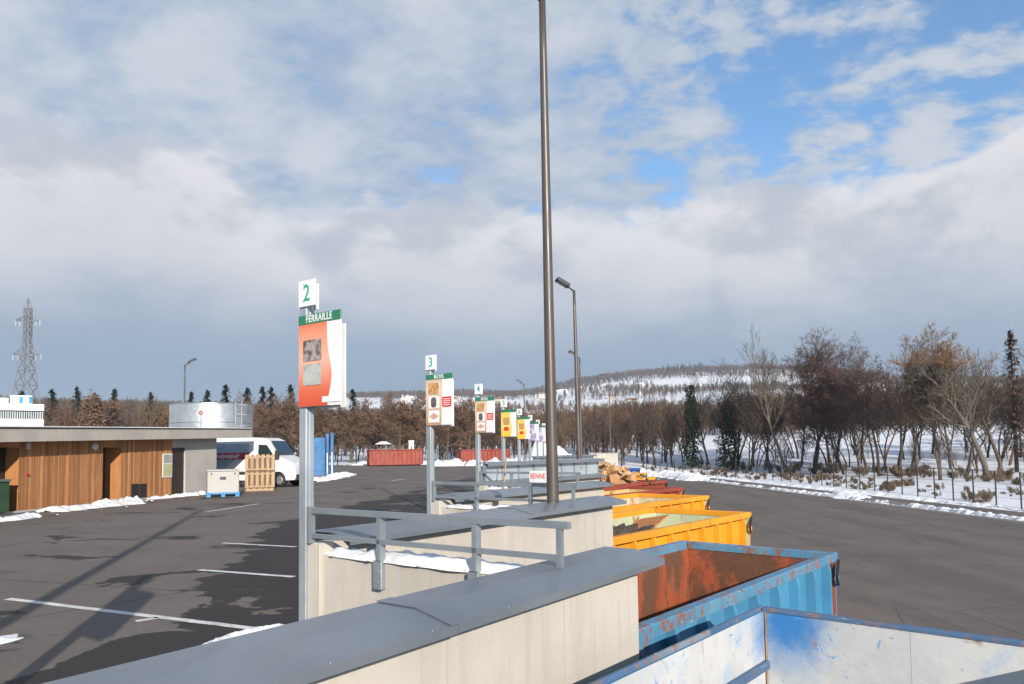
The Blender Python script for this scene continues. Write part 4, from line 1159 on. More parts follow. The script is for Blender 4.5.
# small fittings on the facade
a, z = fp(94, 446.5); MB().tube([(a, .0, z), (a, -.07, z)], .13, 18).build('round_wall_lamp', plain('opal_lamp', (.55, .54, .5), .3), bld, True)
a, z = fp(26.5, 446); MB().cbox(a - .05, a + .05, -.09, .005, z - .1, z + .1, .01).build('small_wall_camera', plain('camera_grey', (.45, .42, .38), .5), bld)  # grey casing of a small wall camera
a, z = fp(27, 474.5); MB().tube([(a, .005, z), (a, -.04, z)], .05, 10).build('alarm_button', plain('alarm_red', (.45, .04, .02), .4), bld)
for u0, u1 in ((131, 137.5), (139, 145.5)):
    a, z1 = fp(u0, 484); c, z0 = fp(u1, 497)
    vt = MB().cbox(a, c, -.035, .005, z0, z1, .005).build('vent', dark_m, bld)
    for k in range(6):
        zz = z0 + .04 + (z1 - z0 - .08) * k / 5; MB().box(a + .02, c - .02, -.045, -.036, zz - .012, zz + .012).build('louvre', door_m, vt)
a, z1 = fp(162.3, 453.5); c, z0 = fp(171.5, 477)
ps = MB().cbox(a, c, -.03, -.005, z0, z1, .004).build('notice_board', grey_print, bld)
MB().box(a + .03, c - .03, -.035, -.0305, z0 + .05, z0 + (z1 - z0) * .55).build('notice_picture', mat_photo('photo_notice', [(.1, .16, .05), (.4, .42, .3), (.5, .45, .2), (.2, .25, .15)], 6, 3), ps)
MB().box(a + .04, c - .04, -.035, -.0305, z0 + (z1 - z0) * .6, z1 - .05).build('notice_text_panel', plain('notice_beige', (.35, .34, .28), .5), ps)
tag(bld, 'low flat-roofed building clad in orange-brown vertical boards at left', 'building')
# green wheelie bin standing in the left opening
gb = empty('wheelie_bin', tuple(F0 + fd * (sx(-3)) - fn * .12), FRZ)
gm = plain('bin_green', (.025, .07, .03), .5)
MB().prism([(-.28, -.28), (.28, -.28), (.28, .28), (-.28, .28)], .08, .95).build('body', gm, gb)
MB().cbox(-.31, .31, -.33, .33, .952, 1.02, .02).build('lid', plain('bin_lid_grey', (.12, .14, .13), .5), gb)
for s_ in (-1, 1): MB().tube([(s_ * .2, .3, .1), (s_ * .26, .3, .1)], .1, 12).build('wheel', rubber, gb)
tag(gb, 'green wheelie bin inside the dark opening of the wooden building', 'bin')
# snow along the building and on the quay
def gpts(*uv): return [tuple(gp(u, v) + Vector((0, 0, .0))) for u, v in uv]
snow_ridge('snow_strip', gpts((48, 512), (90, 507.5), (140, 503)), 1.0, .12, 5.1, seg=.05, gap=.3, kind='stuff', label='melting snow ridge along the foot of the wooden wall', cat='snow')
snow_ridge('snow_strip', gpts((92, 506), (140, 501.5)), .6, .20, 8.8, seg=.05, kind='stuff', label='higher lump of snow by the wooden wall left of the vents', cat='snow')
snow_ridge('snow_strip', gpts((148, 499.5), (205, 494)), .7, .15, 6.4, seg=.05, kind='stuff', label='snow ridge before the grey door and concrete pier', cat='snow')
snow_ridge('snow_strip', gpts((-8, 521.5), (12, 520), (33, 516.5)), .6, .13, 2.2, seg=.05, kind='stuff', label='small heap of snow before the dark opening', cat='snow')
snow_pile('snow_patch', gp(4, 640), .22, .35, .05, 4.5, kind='stuff', label='little snow remnant at the left edge of the asphalt', cat='snow')
snow_ridge('snow_strip', gpts((200, 650), (228, 637), (268, 627)), .15, .04, 9.7, seg=.03, gap=1.0, kind='stuff', label='crumbled snow along the inner side of the nearest wall', cat='snow')
snow_ridge('snow_strip', gpts((248, 632), (286, 625)), .10, .03, 3.1, seg=.03, gap=.8, kind='stuff', label='thin snow crumbs below the second sign post', cat='snow')

# ------------------------------------------------------------------ tank behind the building
tc_ = dp(212, 425, 52); tr = 78 / FPX * 52 / 2; ztop = dp(212, 404.5, 52 - tr * .3).z
tank = empty('metal_tank', (tc_.x, tc_.y, 0))
tank_m = mat_metal_sheet('tank_galvanised', (.52, .55, .56), .36, .8)
N = 64
for k in range(4):
    z0, z1 = ztop * k / 4, ztop * (k + 1) / 4 - .02
    mb = MB(); mb.v = [(tr * math.cos(2 * math.pi * i / N), tr * math.sin(2 * math.pi * i / N), z) for z in (z0, z1) for i in range(N)]
    mb.f = [(i, (i + 1) % N, N + (i + 1) % N, N + i) for i in range(N)]; mb.m = [0] * N
    mb.build('shell_ring', tank_m, tank, True)
    mb = MB(); mb.tube([(tr * 1.003 * math.cos(2 * math.pi * i / N), tr * 1.003 * math.sin(2 * math.pi * i / N), z1 + .01) for i in range(N + 1)], .035, 6, 0, False); mb.build('hoop', tank_m, tank, True)
mb = MB(); mb.v = [(0, 0, ztop + .25)] + [(tr * .99 * math.cos(2 * math.pi * i / N), tr * .99 * math.sin(2 * math.pi * i / N), ztop - .02) for i in range(N)]
mb.f = [(0, 1 + i, 1 + (i + 1) % N) for i in range(N)]; mb.m = [0] * N; mb.build('tank_roof', tank_m, tank, True)
la = math.atan2(-tc_.y, -tc_.x) + .62
lad = MB(); rxy = lambda r_, o_: Vector((r_ * math.cos(la) - o_ * math.sin(la), r_ * math.sin(la) + o_ * math.cos(la), 0))
for s_ in (-.25, .25): lad.tube([rxy(tr + .15, s_), rxy(tr + .15, s_) + Vector((0, 0, ztop + .1))], .03, 6)
for k in range(16): lad.tube([rxy(tr + .15, -.25) + Vector((0, 0, .3 * k + .2)), rxy(tr + .15, .25) + Vector((0, 0, .3 * k + .2))], .015, 5)
lad.build('ladder', galv_light, tank)
cg = MB()
for z in (ztop - 1.6, ztop - .8, ztop - .1): cg.tube([rxy(tr + .15 + .35 * (1 - math.cos(t)), .4 * math.sin(t)) + Vector((0, 0, z)) for t in [math.pi * (i / 8) for i in range(-8, 9)]], .02, 5)
cg.build('ladder_cage', galv_light, tank)
tag(tank, 'round galvanised metal tank with ladder behind the wooden building', 'tank')
sgn = empty('small_sign', tuple(dp(201, 428, 44).xy) + (0,))
zz = dp(201, 413, 44).z
MB().tube([(0, 0, 0), (0, 0, zz + .2)], .03, 6).build('pole', galv, sgn)
MB().tube([(0, -.035, zz), (0, -.055, zz)], .13, 18).build('disc', plain('sign_dull_red', (.25, .05, .05), .5), sgn)
MB().box(-.07, .07, -.062, -.056, zz - .02, zz + .02).build('bar', grey_print, sgn)
tag(sgn, 'tiny round red sign on a pole before the metal tank', 'sign')

# ------------------------------------------------------------------ things parked near the building
def make_van():
    c = gp(288.5, 486.2)
    hd = Vector((.985, -.17, 0)).normalized()
    root = empty('van', (c.x, c.y, 0), math.atan2(hd.y, hd.x))      # origin under the front wheel, x forward
    body_m = plain('van_white', (.64, .65, .66), .28, 0, .03, 2)
    prof = [(-4.55, .42), (-4.6, .9), (-4.58, 2.25), (-4.4, 2.46), (-2.5, 2.50), (-.95, 2.44), (-.62, 2.30), (-.12, 1.55), (.30, 1.36), (.72, 1.17), (.86, .92), (.90, .46), (.84, .34), (.42, .32)]
    # wheel arch front
    for k in range(0, 9):
        t = math.pi * k / 8; prof.append((.40 * math.cos(t), .36 + .40 * math.sin(t)))
    prof += [(-.42, .32), (-3.1, .32)]
    for k in range(0, 9):
        t = math.pi * k / 8; prof.append((-3.5 + .40 * math.cos(t), .36 + .40 * math.sin(t)))
    prof += [(-3.92, .34)]
    cx, cz = -1.9, 1.3; n = len(prof); mb = MB(); rings = []
    for y, ins in ((-1.0, .045), (-.93, 0), (.93, 0), (1.0, .045)):
        r_ = []
        for x, z in prof:
            d = math.hypot(x - cx, z - cz); k = 1 - ins / d
            tum = 1 - .12 * max(0, (z - 1.1) / 1.4)
            r_.append((cx + (x - cx) * k, y * tum, cz + (z - cz) * k))
        rings.append(r_)
    mb.v = [p_ for r_ in rings for p_ in r_]
    for k in range(3):
        for i in range(n):
            j = (i + 1) % n; mb.f.append((k * n + i, k * n + j, (k + 1) * n + j, (k + 1) * n + i)); mb.m.append(0)
    tri = tessellate_polygon([[Vector((x, z, 0)) for x, z in prof]])
    for t in tri:
        mb.f.append(tuple(t)); mb.f.append(tuple(3 * n + i for i in reversed(t))); mb.m += [0, 0]
    me = mb.mesh('body', body_m); fix_normals(me); bo = link('body', me, root)
    glass = mat_glass_dark('van_glass', (.02, .035, .035)); trim = plain('van_trim', (.03, .03, .032), .6)
    def ys(z): return -1.004 * (1 - .12 * max(0, (z - 1.1) / 1.4))
    def side(name, pts, mat, off=.0, par=None):
        m_ = MB(); m_.add([(x, ys(z) - .006 - off, z) for x, z in pts], [tuple(range(len(pts)))])
        m2_ = m_.mesh(name, mat); fix_normals(m2_)
        if m2_.polygons[0].normal.y > 0: m2_.flip_normals()
        return link(name, m2_, par or root)
    dr = side('door', [(-1.22, .45), (-.44, .45), (-.44, .7), (.02, 1.2), (-.14, 1.5), (-.62, 2.16), (-1.22, 2.2)], plain('van_white_door', (.61, .62, .63), .28, 0, .03, 2))
    side('side_window', [(-1.12, 1.36), (-.22, 1.36), (-.32, 1.6), (-.68, 2.08), (-1.12, 2.1)], glass, .004, dr)
    MB().cbox(-.98, -.8, ys(1.1) - .05, ys(1.1) - .012, 1.08, 1.13, .01).build('handle', trim, dr)
    ws = MB(); ws.add([(-.10, -.80, 1.58), (-.10, .80, 1.58), (-.585, .74, 2.26), (-.585, -.74, 2.26)], [(0, 1, 2, 3)])
    for v_ in range(4): ws.v[v_] = (ws.v[v_][0] + .035, ws.v[v_][1], ws.v[v_][2] + .03)
    ws.build('windscreen', glass, root)
    MB().cbox(.72, .93, -.96, .96, .34, .62, .03).build('bumper', trim, root)
    MB().cbox(.82, .895, -.5, .5, .68, .92, .01).build('grille', trim, root)
    for s_ in (-1, 1):
        MB().add([(.60, s_ * .95, .86), (.885, s_ * .62, .80), (.80, s_ * .62, 1.12), (.36, s_ * .94, 1.20)], [(0, 1, 2, 3)] if s_ < 0 else [(3, 2, 1, 0)]).build('headlight', lamp_glass, root)
        mr = MB().cbox(-.12, .06, s_ * 1.13 - .10, s_ * 1.13 + .10, 1.42, 1.80, .03).build('mirror', trim, root)
        for x in (0, -3.5):
            w_ = MB().tube([(x, s_ * .985, .34), (x, s_ * .75, .34)], [.34, .34], 24).build('wheel', rubber, root, True)
            MB().tube([(x, s_ * .997, .34), (x, s_ * .985, .34)], [.17, .2], 18).build('rim', plain('wheel_steel', (.25, .25, .26), .4, .5), w_)
    side('side_moulding', [(-4.5, .62), (-1.3, .62), (-1.3, .78), (-4.5, .78)], trim)
    side('blue_grey_graphic', [(-4.5, .95), (-2.9, .95), (-2.2, 1.45), (-1.62, 1.5), (-1.62, 2.15), (-4.5, 2.2)], plain('van_blue_grey', (.32, .42, .52), .35))
    rd = side('red_graphic', [(-3.75, 1.36), (-1.75, 1.38), (-1.6, 1.72), (-3.75, 1.70)], plain('van_red', (.42, .05, .09), .35), .004)
    sc_ = MB(); wpts = []
    for k in range(60):
        x = -3.35 + 1.2 * k / 59; z = 1.52 + .10 * math.sin(k * .9) * (1 - .3 * math.sin(k * .3)); wpts.append((x, ys(z) - .016, z))
    sc_.tube(wpts, .022, 5); sc_.build('white_script', white_sign, rd)
    tag(root, 'white panel van with red and blue-grey side graphics behind the wooden building', 'van')
make_van()
# car hidden behind the van: only its rear window and roof show
cp = dp(292, 456, 52)
car = empty('parked_car', (cp.x - .2, cp.y, 0), .3)
cm = plain('car_silver', (.55, .56, .57), .3, .2)
prof = [(-2.0, .3), (-2.05, .8), (-1.9, 1.0), (-1.2, 1.12), (-.6, 1.62), (.9, 1.68), (1.75, 1.15), (2.0, .95), (2.02, .3)]
mb = MB(); mb.prism([(x, z) for x, z in prof], -.85, .85, 0, Matrix.Rotation(math.pi / 2, 4, 'X')); me = mb.mesh('body', cm); fix_normals(me); link('body', me, car)
MB().add([(-1.1, -.86, 1.15), (1.6, -.86, 1.18), (.85, -.86, 1.6), (-.55, -.86, 1.55)], [(0, 1, 2, 3)]).build('side_window', mat_glass_dark('car_glass'), car)
for x in (-1.25, 1.3):
    for s_ in (-1, 1): MB().tube([(x, s_ * .87, .31), (x, s_ * .7, .31)], .31, 18).build('wheel', rubber, car, True)
tag(car, 'pale car mostly hidden behind the white van nose', 'car')

# grey battery container on a blue plastic pallet
c = gp(217.5, 497.0)
gbx = empty('pallet_box', (c.x, c.y + .5, 0), .42)
gm = plain('box_grey', (.36, .36, .345), .5, 0, .05, 3, dirt=(.3, .28, .25)); bm_ = plain('pallet_blue', (.03, .22, .46), .45)
MB().cbox(-.58, .58, -.48, .48, .17, 1.0, .03).build('tub', gm, gbx)
MB().cbox(-.61, .61, -.51, .51, 1.002, 1.06, .02).build('lid', gm, gbx)
MB().cbox(-.62, .62, -.52, .52, .11, .168, .01).build('pallet_deck', bm_, gbx)
for x in (-.52, 0, .52):
    for y in (-.42, 0, .42): MB().cbox(x - .08, x + .08, y - .08, y + .08, 0, .108, .01).build('pallet_foot', bm_, gbx)
MB().box(-.12, .10, -.486, -.481, .66, .78).build('dark_label', plain('label_navy', (.03, .04, .08), .5), gbx)
for x in (-.45, .40): MB().box(x, x + .05, -.486, -.481, .86, .93).build('latch', black_m, gbx)
MB().box(.581, .586, -.15, .30, .40, .95).build('green_label', plain('label_green', (.22, .42, .05), .5), gbx)
tag(gbx, 'grey plastic pallet box on a blue pallet beside the concrete pier', 'container')
# slatted wooden crate
c = gp(257, 491.0)
cr = empty('slatted_crate', (c.x, c.y + .4, 0), .30)
wd = mat_wood('pallet_wood', (.30, .20, .12), (.46, .33, .21), (6, 6, .6), False); wg = mat_wood('pallet_wood_grey', (.25, .21, .18), (.36, .31, .27), (6, 6, .6), False)
for y in (-.38, 0, .38): MB().box(-.6, .6, y - .05, y + .05, .0, .11).build('skid', wd, cr)
for x in (-.5, -.25, 0, .25, .5): MB().box(x - .06, x + .06, -.42, .42, .111, .135).build('deck_board', wd, cr)
rr = random.Random(3)
for tier in range(2):
    z0, z1 = (.14, .86) if tier == 0 else (.90, 1.62)
    for k in range(6):
        x = -.55 + .22 * k
        MB().box(x - .062, x + .062, -.43, -.405, z0 + rr.uniform(0, .02), z1 - rr.uniform(0, .03)).build('slat', wd, cr)
        MB().box(x - .062, x + .062, .405, .43, z0, z1).build('slat', wd, cr)
    for k in range(4):
        y = -.33 + .22 * k
        MB().box(.60, .625, y - .07, y + .07, z0, z1 - rr.uniform(0, .03)).build('slat', wg, cr)
        MB().box(-.625, -.60, y - .07, y + .07, z0, z1).build('slat', wd, cr)
    for z in (z0 + .06, z1 - .10):
        for y in (-.39, .39): MB().box(-.598, .598, y - .012, y + .012, z - .04, z + .04).build('batten', wd, cr)
MB().box(.632, .64, -.05, .35, .30, .95).build('dark_sheet', black_m, cr)
MB().box(-.58, .58, -.37, .37, .14, 1.45).build('packed_contents', plain('crate_inside', (.13, .09, .06), .9), cr)
tag(cr, 'two-tier slatted wooden pallet crate in front of the white van', 'crate')

# tall blue container with two blue posts beside it
c = gp(318, 479.5)
bc = empty('blue_container', (c.x, c.y, 0), .18)
bpnt = mat_bin('container_blue', (.022, .13, .31), None, .30, rough=.45, seed=20, scratch=(.4, .5, .6), scr_amt=.4)
zt = dp(318, 437.5, c.y).z; w_ = .78
MB().cbox(-w_ * .45, w_ * .55, 0, 1.2, .22, zt, .03).build('shell', bpnt, bc)
MB().cbox(-w_ * .42, w_ * .52, .03, 1.15, .0, .218, .02).build('base', plain('base_rust', (.22, .07, .04), .7), bc)
for k in range(3): MB().box(-w_ * .4, w_ * .5, -.025, -.001, .5 + k * .75, .56 + k * .75).build('rib', bpnt, bc)
tag(bc, 'tall scuffed blue metal container on a rusty base beside the second sign post', 'container')
for u, vt_ in ((327.2, 433.5), (332, 432.8)):
    c2 = gp(u, 476.5); top = dp(u, vt_, c2.y).z
    r_ = empty('blue_post_panel', (c2.x, c2.y, 0), .1)
    MB().cbox(-.10, .10, 0, .12, .05, top, .015).build('upright', bpnt, r_)
    MB().box(-.03, .03, -.006, -.001, .2, top * .55).build('white_stripe', white_sign, r_)
    MB().cbox(-.22, .22, -.12, .3, 0, .048, .01).build('foot', galv, r_)
    tag(r_, 'slim blue upright with white stripe, ' + ('nearer the blue container' if u < 330 else 'standing outermost, away from the blue container'), 'post', 'blue uprights beside the container')
snow_ridge('snow_strip', gpts((310, 481.5), (326, 479.5), (346, 474.5)), 1.5, .22, 12.2, seg=.07, kind='stuff', label='snow heaped round the foot of the blue container', cat='snow')

# ------------------------------------------------------------------ far end of the quay
far_red = mat_bin('far_skip_red', (.25, .042, .024), None, .22, rough=.5, seed=31, scratch=(.36, .12, .08))
c = dp(371, 466.5, 84); roll_bin((c.x - .4, 84.2, 0), -math.radians(70), 2.4, 6.3, 1.95, far_red, far_red, far_red, 'red open skip at the far left end of the asphalt by the fence', ribs=12, rd=.16, group='red skips at the far end of the quay', latch=False)
c = dp(460, 460, 88); roll_bin((c.x - .2, 88.5, 0), -math.radians(70), 2.4, 6.3, 1.8, far_red, far_red, far_red, 'second red skip partly hidden by the snow bank, behind the fourth sign post', ribs=12, rd=.16, group='red skips at the far end of the quay', latch=False)
snow_ridge('snow_bank', [tuple(dp(u, 460, d).xy) + (0.0,) for u, d in ((350, 91), (400, 92), (440, 91), (458, 84))], 3.0, .5, 14.0, snow_dirty, seg=.4, kind='stuff', label='low bank of cleared snow along the far quay edge', cat='snow')
snow_ridge('snow_bank', [tuple(dp(u, 460, d).xy) + (0.0,) for u, d in ((432, 80), (470, 80), (520, 76), (548, 72))], 3.2, .75, 15.0, snow_dirty, seg=.2, kind='stuff', label='bank of cleared snow before the second red skip', cat='snow')
c = dp(548, 455, 73); snow_pile('snow_pile', (c.x, 73, -.6), 4.2, 3.4, 3.4, 2.3, snow_dirty, N=40, kind='stuff', label='big pile of cleared snow behind the row of sign posts', cat='snow')
# shelter with a snowy roof and a white cabinet behind the fence
c = dp(383.5, 452, 104); sh = empty('small_shelter', (c.x, c.y, gz(c.x, c.y)))
zt = dp(383, 441.5, 104).z - gz(c.x, c.y)
for x in (-.8, .8):
    for y in (-.6, .6): MB().box(x - .05, x + .05, y - .05, y + .05, 0, zt - .4).build('post', scrap_m[0], sh)
mb = MB(); mb.add([(-1.1, -.9, zt - .4), (1.1, -.9, zt - .4), (1.1, .9, zt - .4), (-1.1, .9, zt - .4), (-.4, 0, zt), (.4, 0, zt)], [(0, 1, 5, 4), (2, 3, 4, 5), (1, 2, 5), (3, 0, 4), (3, 2, 1, 0)]); mb.build('snowy_roof', snow_m, sh)
tag(sh, 'small open shelter with a snow-covered roof behind the far red skip', 'shelter')
c = dp(411.5, 451, 100); cb = empty('white_cabinet', (c.x, c.y, gz(c.x, c.y)))
zt = dp(411, 440.5, 100).z - gz(c.x, c.y)
MB().cbox(-.34, .34, -.25, .25, 0, zt - .12, .02).build('cabinet', white_sign, cb); MB().cbox(-.40, .40, -.3, .3, zt - .118, zt, .04).build('cap', white_sign, cb)
MB().box(-.25, -.02, -.256, -.251, .3, zt - .3).build('door', grey_print, cb)
tag(cb, 'white utility cabinet standing in the snow right of the far red skip', 'cabinet')
# dark mesh fence along the far edge
def wire_fence(pts, h, step, label, r=.035, wires=6, mesh_step=.0):
    root = empty('wire_fence', tuple(pts[0])); o0 = Vector(pts[0]); P_ = []
    pts = [Vector(p_) for p_ in pts]; acc = 0
    for i in range(len(pts) - 1):
        L_ = (pts[i + 1] - pts[i]).length; n = max(1, round(L_ / step)); P_ += [pts[i].lerp(pts[i + 1], k / n) for k in range(n)]
    P_.append(pts[-1])
    pm = MB().tube([(0, 0, 0), (0, 0, h)], r, 6).mesh('post', wire_m)
    for p_ in P_: link('post', pm, root).location = p_ - o0
    for k in range(wires):
        z = .08 + (h - .14) * k / (wires - 1)
        MB().tube([p_ - o0 + Vector((0, -.04, z)) for p_ in P_], .007 if k not in (0, wires - 1) else .011, 3, 0, False).build('wire', wire_m, root)
    if mesh_step:
        mb = MB()
        for i in range(len(P_) - 1):
            n = int((P_[i + 1] - P_[i]).length / mesh_step)
            for k in range(n):
                q_ = P_[i].lerp(P_[i + 1], (k + .5) / n) - o0; mb.add([q_ + Vector((-.006, -.05, .05)), q_ + Vector((.006, -.05, .05)), q_ + Vector((.006, -.05, h - .05)), q_ + Vector((-.006, -.05, h - .05))], [(0, 1, 2, 3)])
        o = mb.build('mesh_wires', wire_m, root); o['kind'] = 'stuff'
    tag(root, label, 'fence')
fl_ = [(dp(300, 460, 90).x, 90, 0), (dp(430, 460, 91.5).x, 91.5, 0), (dp(535, 460, 92.5).x, 92.5, 0)]
wire_fence(fl_, 2.3, 2.45, 'dark mesh fence along the far end of the quay behind the red skips', .07, 5, .2)
fr_ = [(29.2, 24), (29.6, 40), (30.5, 61), (29.4, 87), (26.0, 101), (21.5, 116)]
fr_ = [(x, y, ZL + .02) for x, y in fr_]
wire_fence(fr_, 2.2, 2.4, 'thin dark post-and-wire fence along the snowy verge of the lower yard', .048, 5)
# snow banks along the lower yard
snow_ridge('snow_bank', [(kerb_x(y) + .1, y, ZL + .02) for y in (20, 36, 45, 55, 70, 85, 97)], .75, .22, 17.0, snow_dirty, gap=1.1, seg=.10, kind='stuff', label='lumpy ploughed snow along the kerb of the lower yard', cat='snow')
snow_ridge('snow_bank', [(kerb_x(y) + 3.3, y, ZL + .02) for y in (20, 36, 55, 75, 97, 115)], 1.7, .28, 19.0, snow_m, gap=.4, seg=.18, kind='stuff', label='second band of snow between the path and the fence', cat='snow')
snow_ridge('snow_bank', [(kerb_x(y) - .5, y, ZL) for y in (84, 92, 100)] + [(18.0, 106, ZL), (14.0, 106, ZL)], 3.0, .9, 23.0, snow_dirty, seg=.3, kind='stuff', label='heavier snow bank at the far bend of the lower yard', cat='snow')
c = gp(846, 497.5, ZL); snow_pile('snow_pile', (c.x + .2, c.y, ZL), 1.5, 2.6, .62, 7.7, snow_dirty, kind='stuff', label='heap of ploughed snow on the kerb right of centre', cat='snow')

# ------------------------------------------------------------------ industrial building and pylon far left
c0, c1 = dp(-34, 420, 70), dp(44, 420, 70)
ind = empty('industrial_building', (c1.x, 70, 0), .60)
Wd = (c1.x - c0.x) * .82; zA, zB_, zC, zD = dp(30, 424, 70).z, dp(30, 419, 70).z, dp(30, 411, 70).z, dp(30, 404.5, 70).z
white_b = plain('cladding_white', (.70, .72, .74), .5, 0, .05, 1)
MB().cbox(-Wd, 0, 0, 10, 0, zB_ - .02, .03).build('lower_wall', plain('cladding_cream', (.58, .57, .52), .6), ind)
MB().box(-Wd, -.3, .4, 10, zB_ - .018, zC).build('louvre_core', dark_m, ind)
for k in range(34): MB().box(-Wd + Wd * k / 34, -Wd + Wd * (k + .55) / 34, .25, .395, zB_, zC - .01).build('louvre', galv, ind)
MB().cbox(-Wd, 0, 0, 10, zC + .002, zD, .05).build('parapet', white_b, ind)
x0, x1 = (dp(9, 400, 70).x - c1.x) * .8, (dp(32, 400, 70).x - c1.x) * .8; zE = dp(20, 395.8, 70).z
MB().cbox(x0, x1, .6, 4, zD + .002, zE, .04).build('plant_room', white_b, ind)
for u0, u1 in ((18.5, 22), (28.5, 31.5)):
    MB().box((dp(u0, 400, 70).x - c1.x) * .8, (dp(u1, 400, 70).x - c1.x) * .8, .56, .595, zD + .1, zE - .12).build('blue_window', plain('window_blue', (.05, .25, .5), .2), ind)
MB().cbox(x0 - .9, x0 - .1, .8, 2, zD + .002, zE - .25, .03).build('air_unit', galv_light, ind)
tag(ind, 'white industrial building with louvre band rising behind the flat roof', 'building')

pc = dp(25, 440, 235); ptop = dp(25, 298, 235).z; pz = gz(pc.x, pc.y)
py = empty('electricity_pylon', (pc.x, pc.y, pz)); HT = ptop - pz
steel = plain('pylon_steel', (.17, .175, .18), .6, .3, .1, 1)
def hwid(z):
    t = z / HT
    return 4.4 * (1 - t / .74) ** 1.1 + .85 * (t / .74) if t < .74 else (.85 if t < .93 else .85 * (1 - (t - .93) / .07) + .02)
lev = [0, .16, .30, .42, .52, .61, .68, .74, .79, .84, .885, .93]
leg = MB(); br = MB()
cs = [(-1, -1), (1, -1), (1, 1), (-1, 1)]
for i in range(len(lev) - 1):
    z0, z1 = lev[i] * HT, lev[i + 1] * HT; a0, a1 = hwid(z0), hwid(z1)
    for k in range(4):
        x, y = cs[k]; x2, y2 = cs[(k + 1) % 4]
        leg.bar((x * a0, y * a0, z0), (x * a1, y * a1, z1), .26, .26)
        br.bar((x * a0, y * a0, z0), (x2 * a1, y2 * a1, z1), .15, .15); br.bar((x2 * a0, y2 * a0, z0), (x * a1, y * a1, z1), .15, .15)
        br.bar((x * a1, y * a1, z1), (x2 * a1, y2 * a1, z1), .15, .15)
for x, y in cs: leg.bar((x * .85, y * .85, .93 * HT), (0, 0, HT), .2, .2)
leg.build('legs', steel, py); br.build('lattice', steel, py)
for t, rch in ((.62, 4.8), (.845, 4.2)):
    ar = MB(); z = t * HT; a0 = hwid(z)
    for s_ in (-1, 1):
        for y in (-1, 1):
            ar.bar((s_ * a0, y * a0 * .9, z), (s_ * rch, 0, z + .3), .18, .18); ar.bar((s_ * a0, y * a0 * .9, z + 1.7), (s_ * rch, 0, z + .3), .16, .16)
        ar.bar((s_ * (a0 + rch) / 2, -.5, z + .15), (s_ * (a0 + rch) / 2, .5, z + 1.0), .12, .12)
    ar.build('cross_arm', steel, py)
    for s_ in (-1, 1):
        for xx in (rch - .2, rch * .62): MB().tube([(s_ * xx, 0, z + .2), (s_ * xx, 0, z - 1.6)], .16, 6).build('insulator', galv_light, py)
tag(py, 'tall lattice electricity pylon against the grey sky at left', 'pylon')

# ------------------------------------------------------------------ trees
bark = [mat_leaf('bark_grey_brown', (.085, .062, .042), (.125, .094, .064)), mat_leaf('bark_dark', (.040, .030, .025), (.065, .050, .042)), mat_leaf('bark_pale', (.10, .083, .062), (.145, .122, .09)), mat_leaf('twigs_reddish', (.10, .058, .037), (.145, .086, .055))]
ivy_m = mat_leaf('ivy_leaves', (.012, .022, .009), (.028, .045, .016), (.010, .016, .008))
leaf_or = mat_leaf('withered_orange_leaves', (.20, .10, .03), (.33, .17, .055), (.15, .09, .04))
leaf_br = mat_leaf('withered_brown_leaves', (.115, .066, .040), (.19, .112, .07), (.085, .055, .038))
catkin = mat_leaf('alder_catkins', (.09, .05, .04), (.14, .08, .06))
needle = mat_leaf('conifer_needles', (.014, .024, .014), (.035, .05, .027), (.012, .02, .012))
shrub_m = mat_leaf('dry_shrub_leaves', (.17, .115, .07), (.27, .19, .12), (.13, .09, .06))
shrub_g = mat_leaf('laurel_leaves', (.05, .055, .022), (.10, .09, .035), (.12, .07, .03))

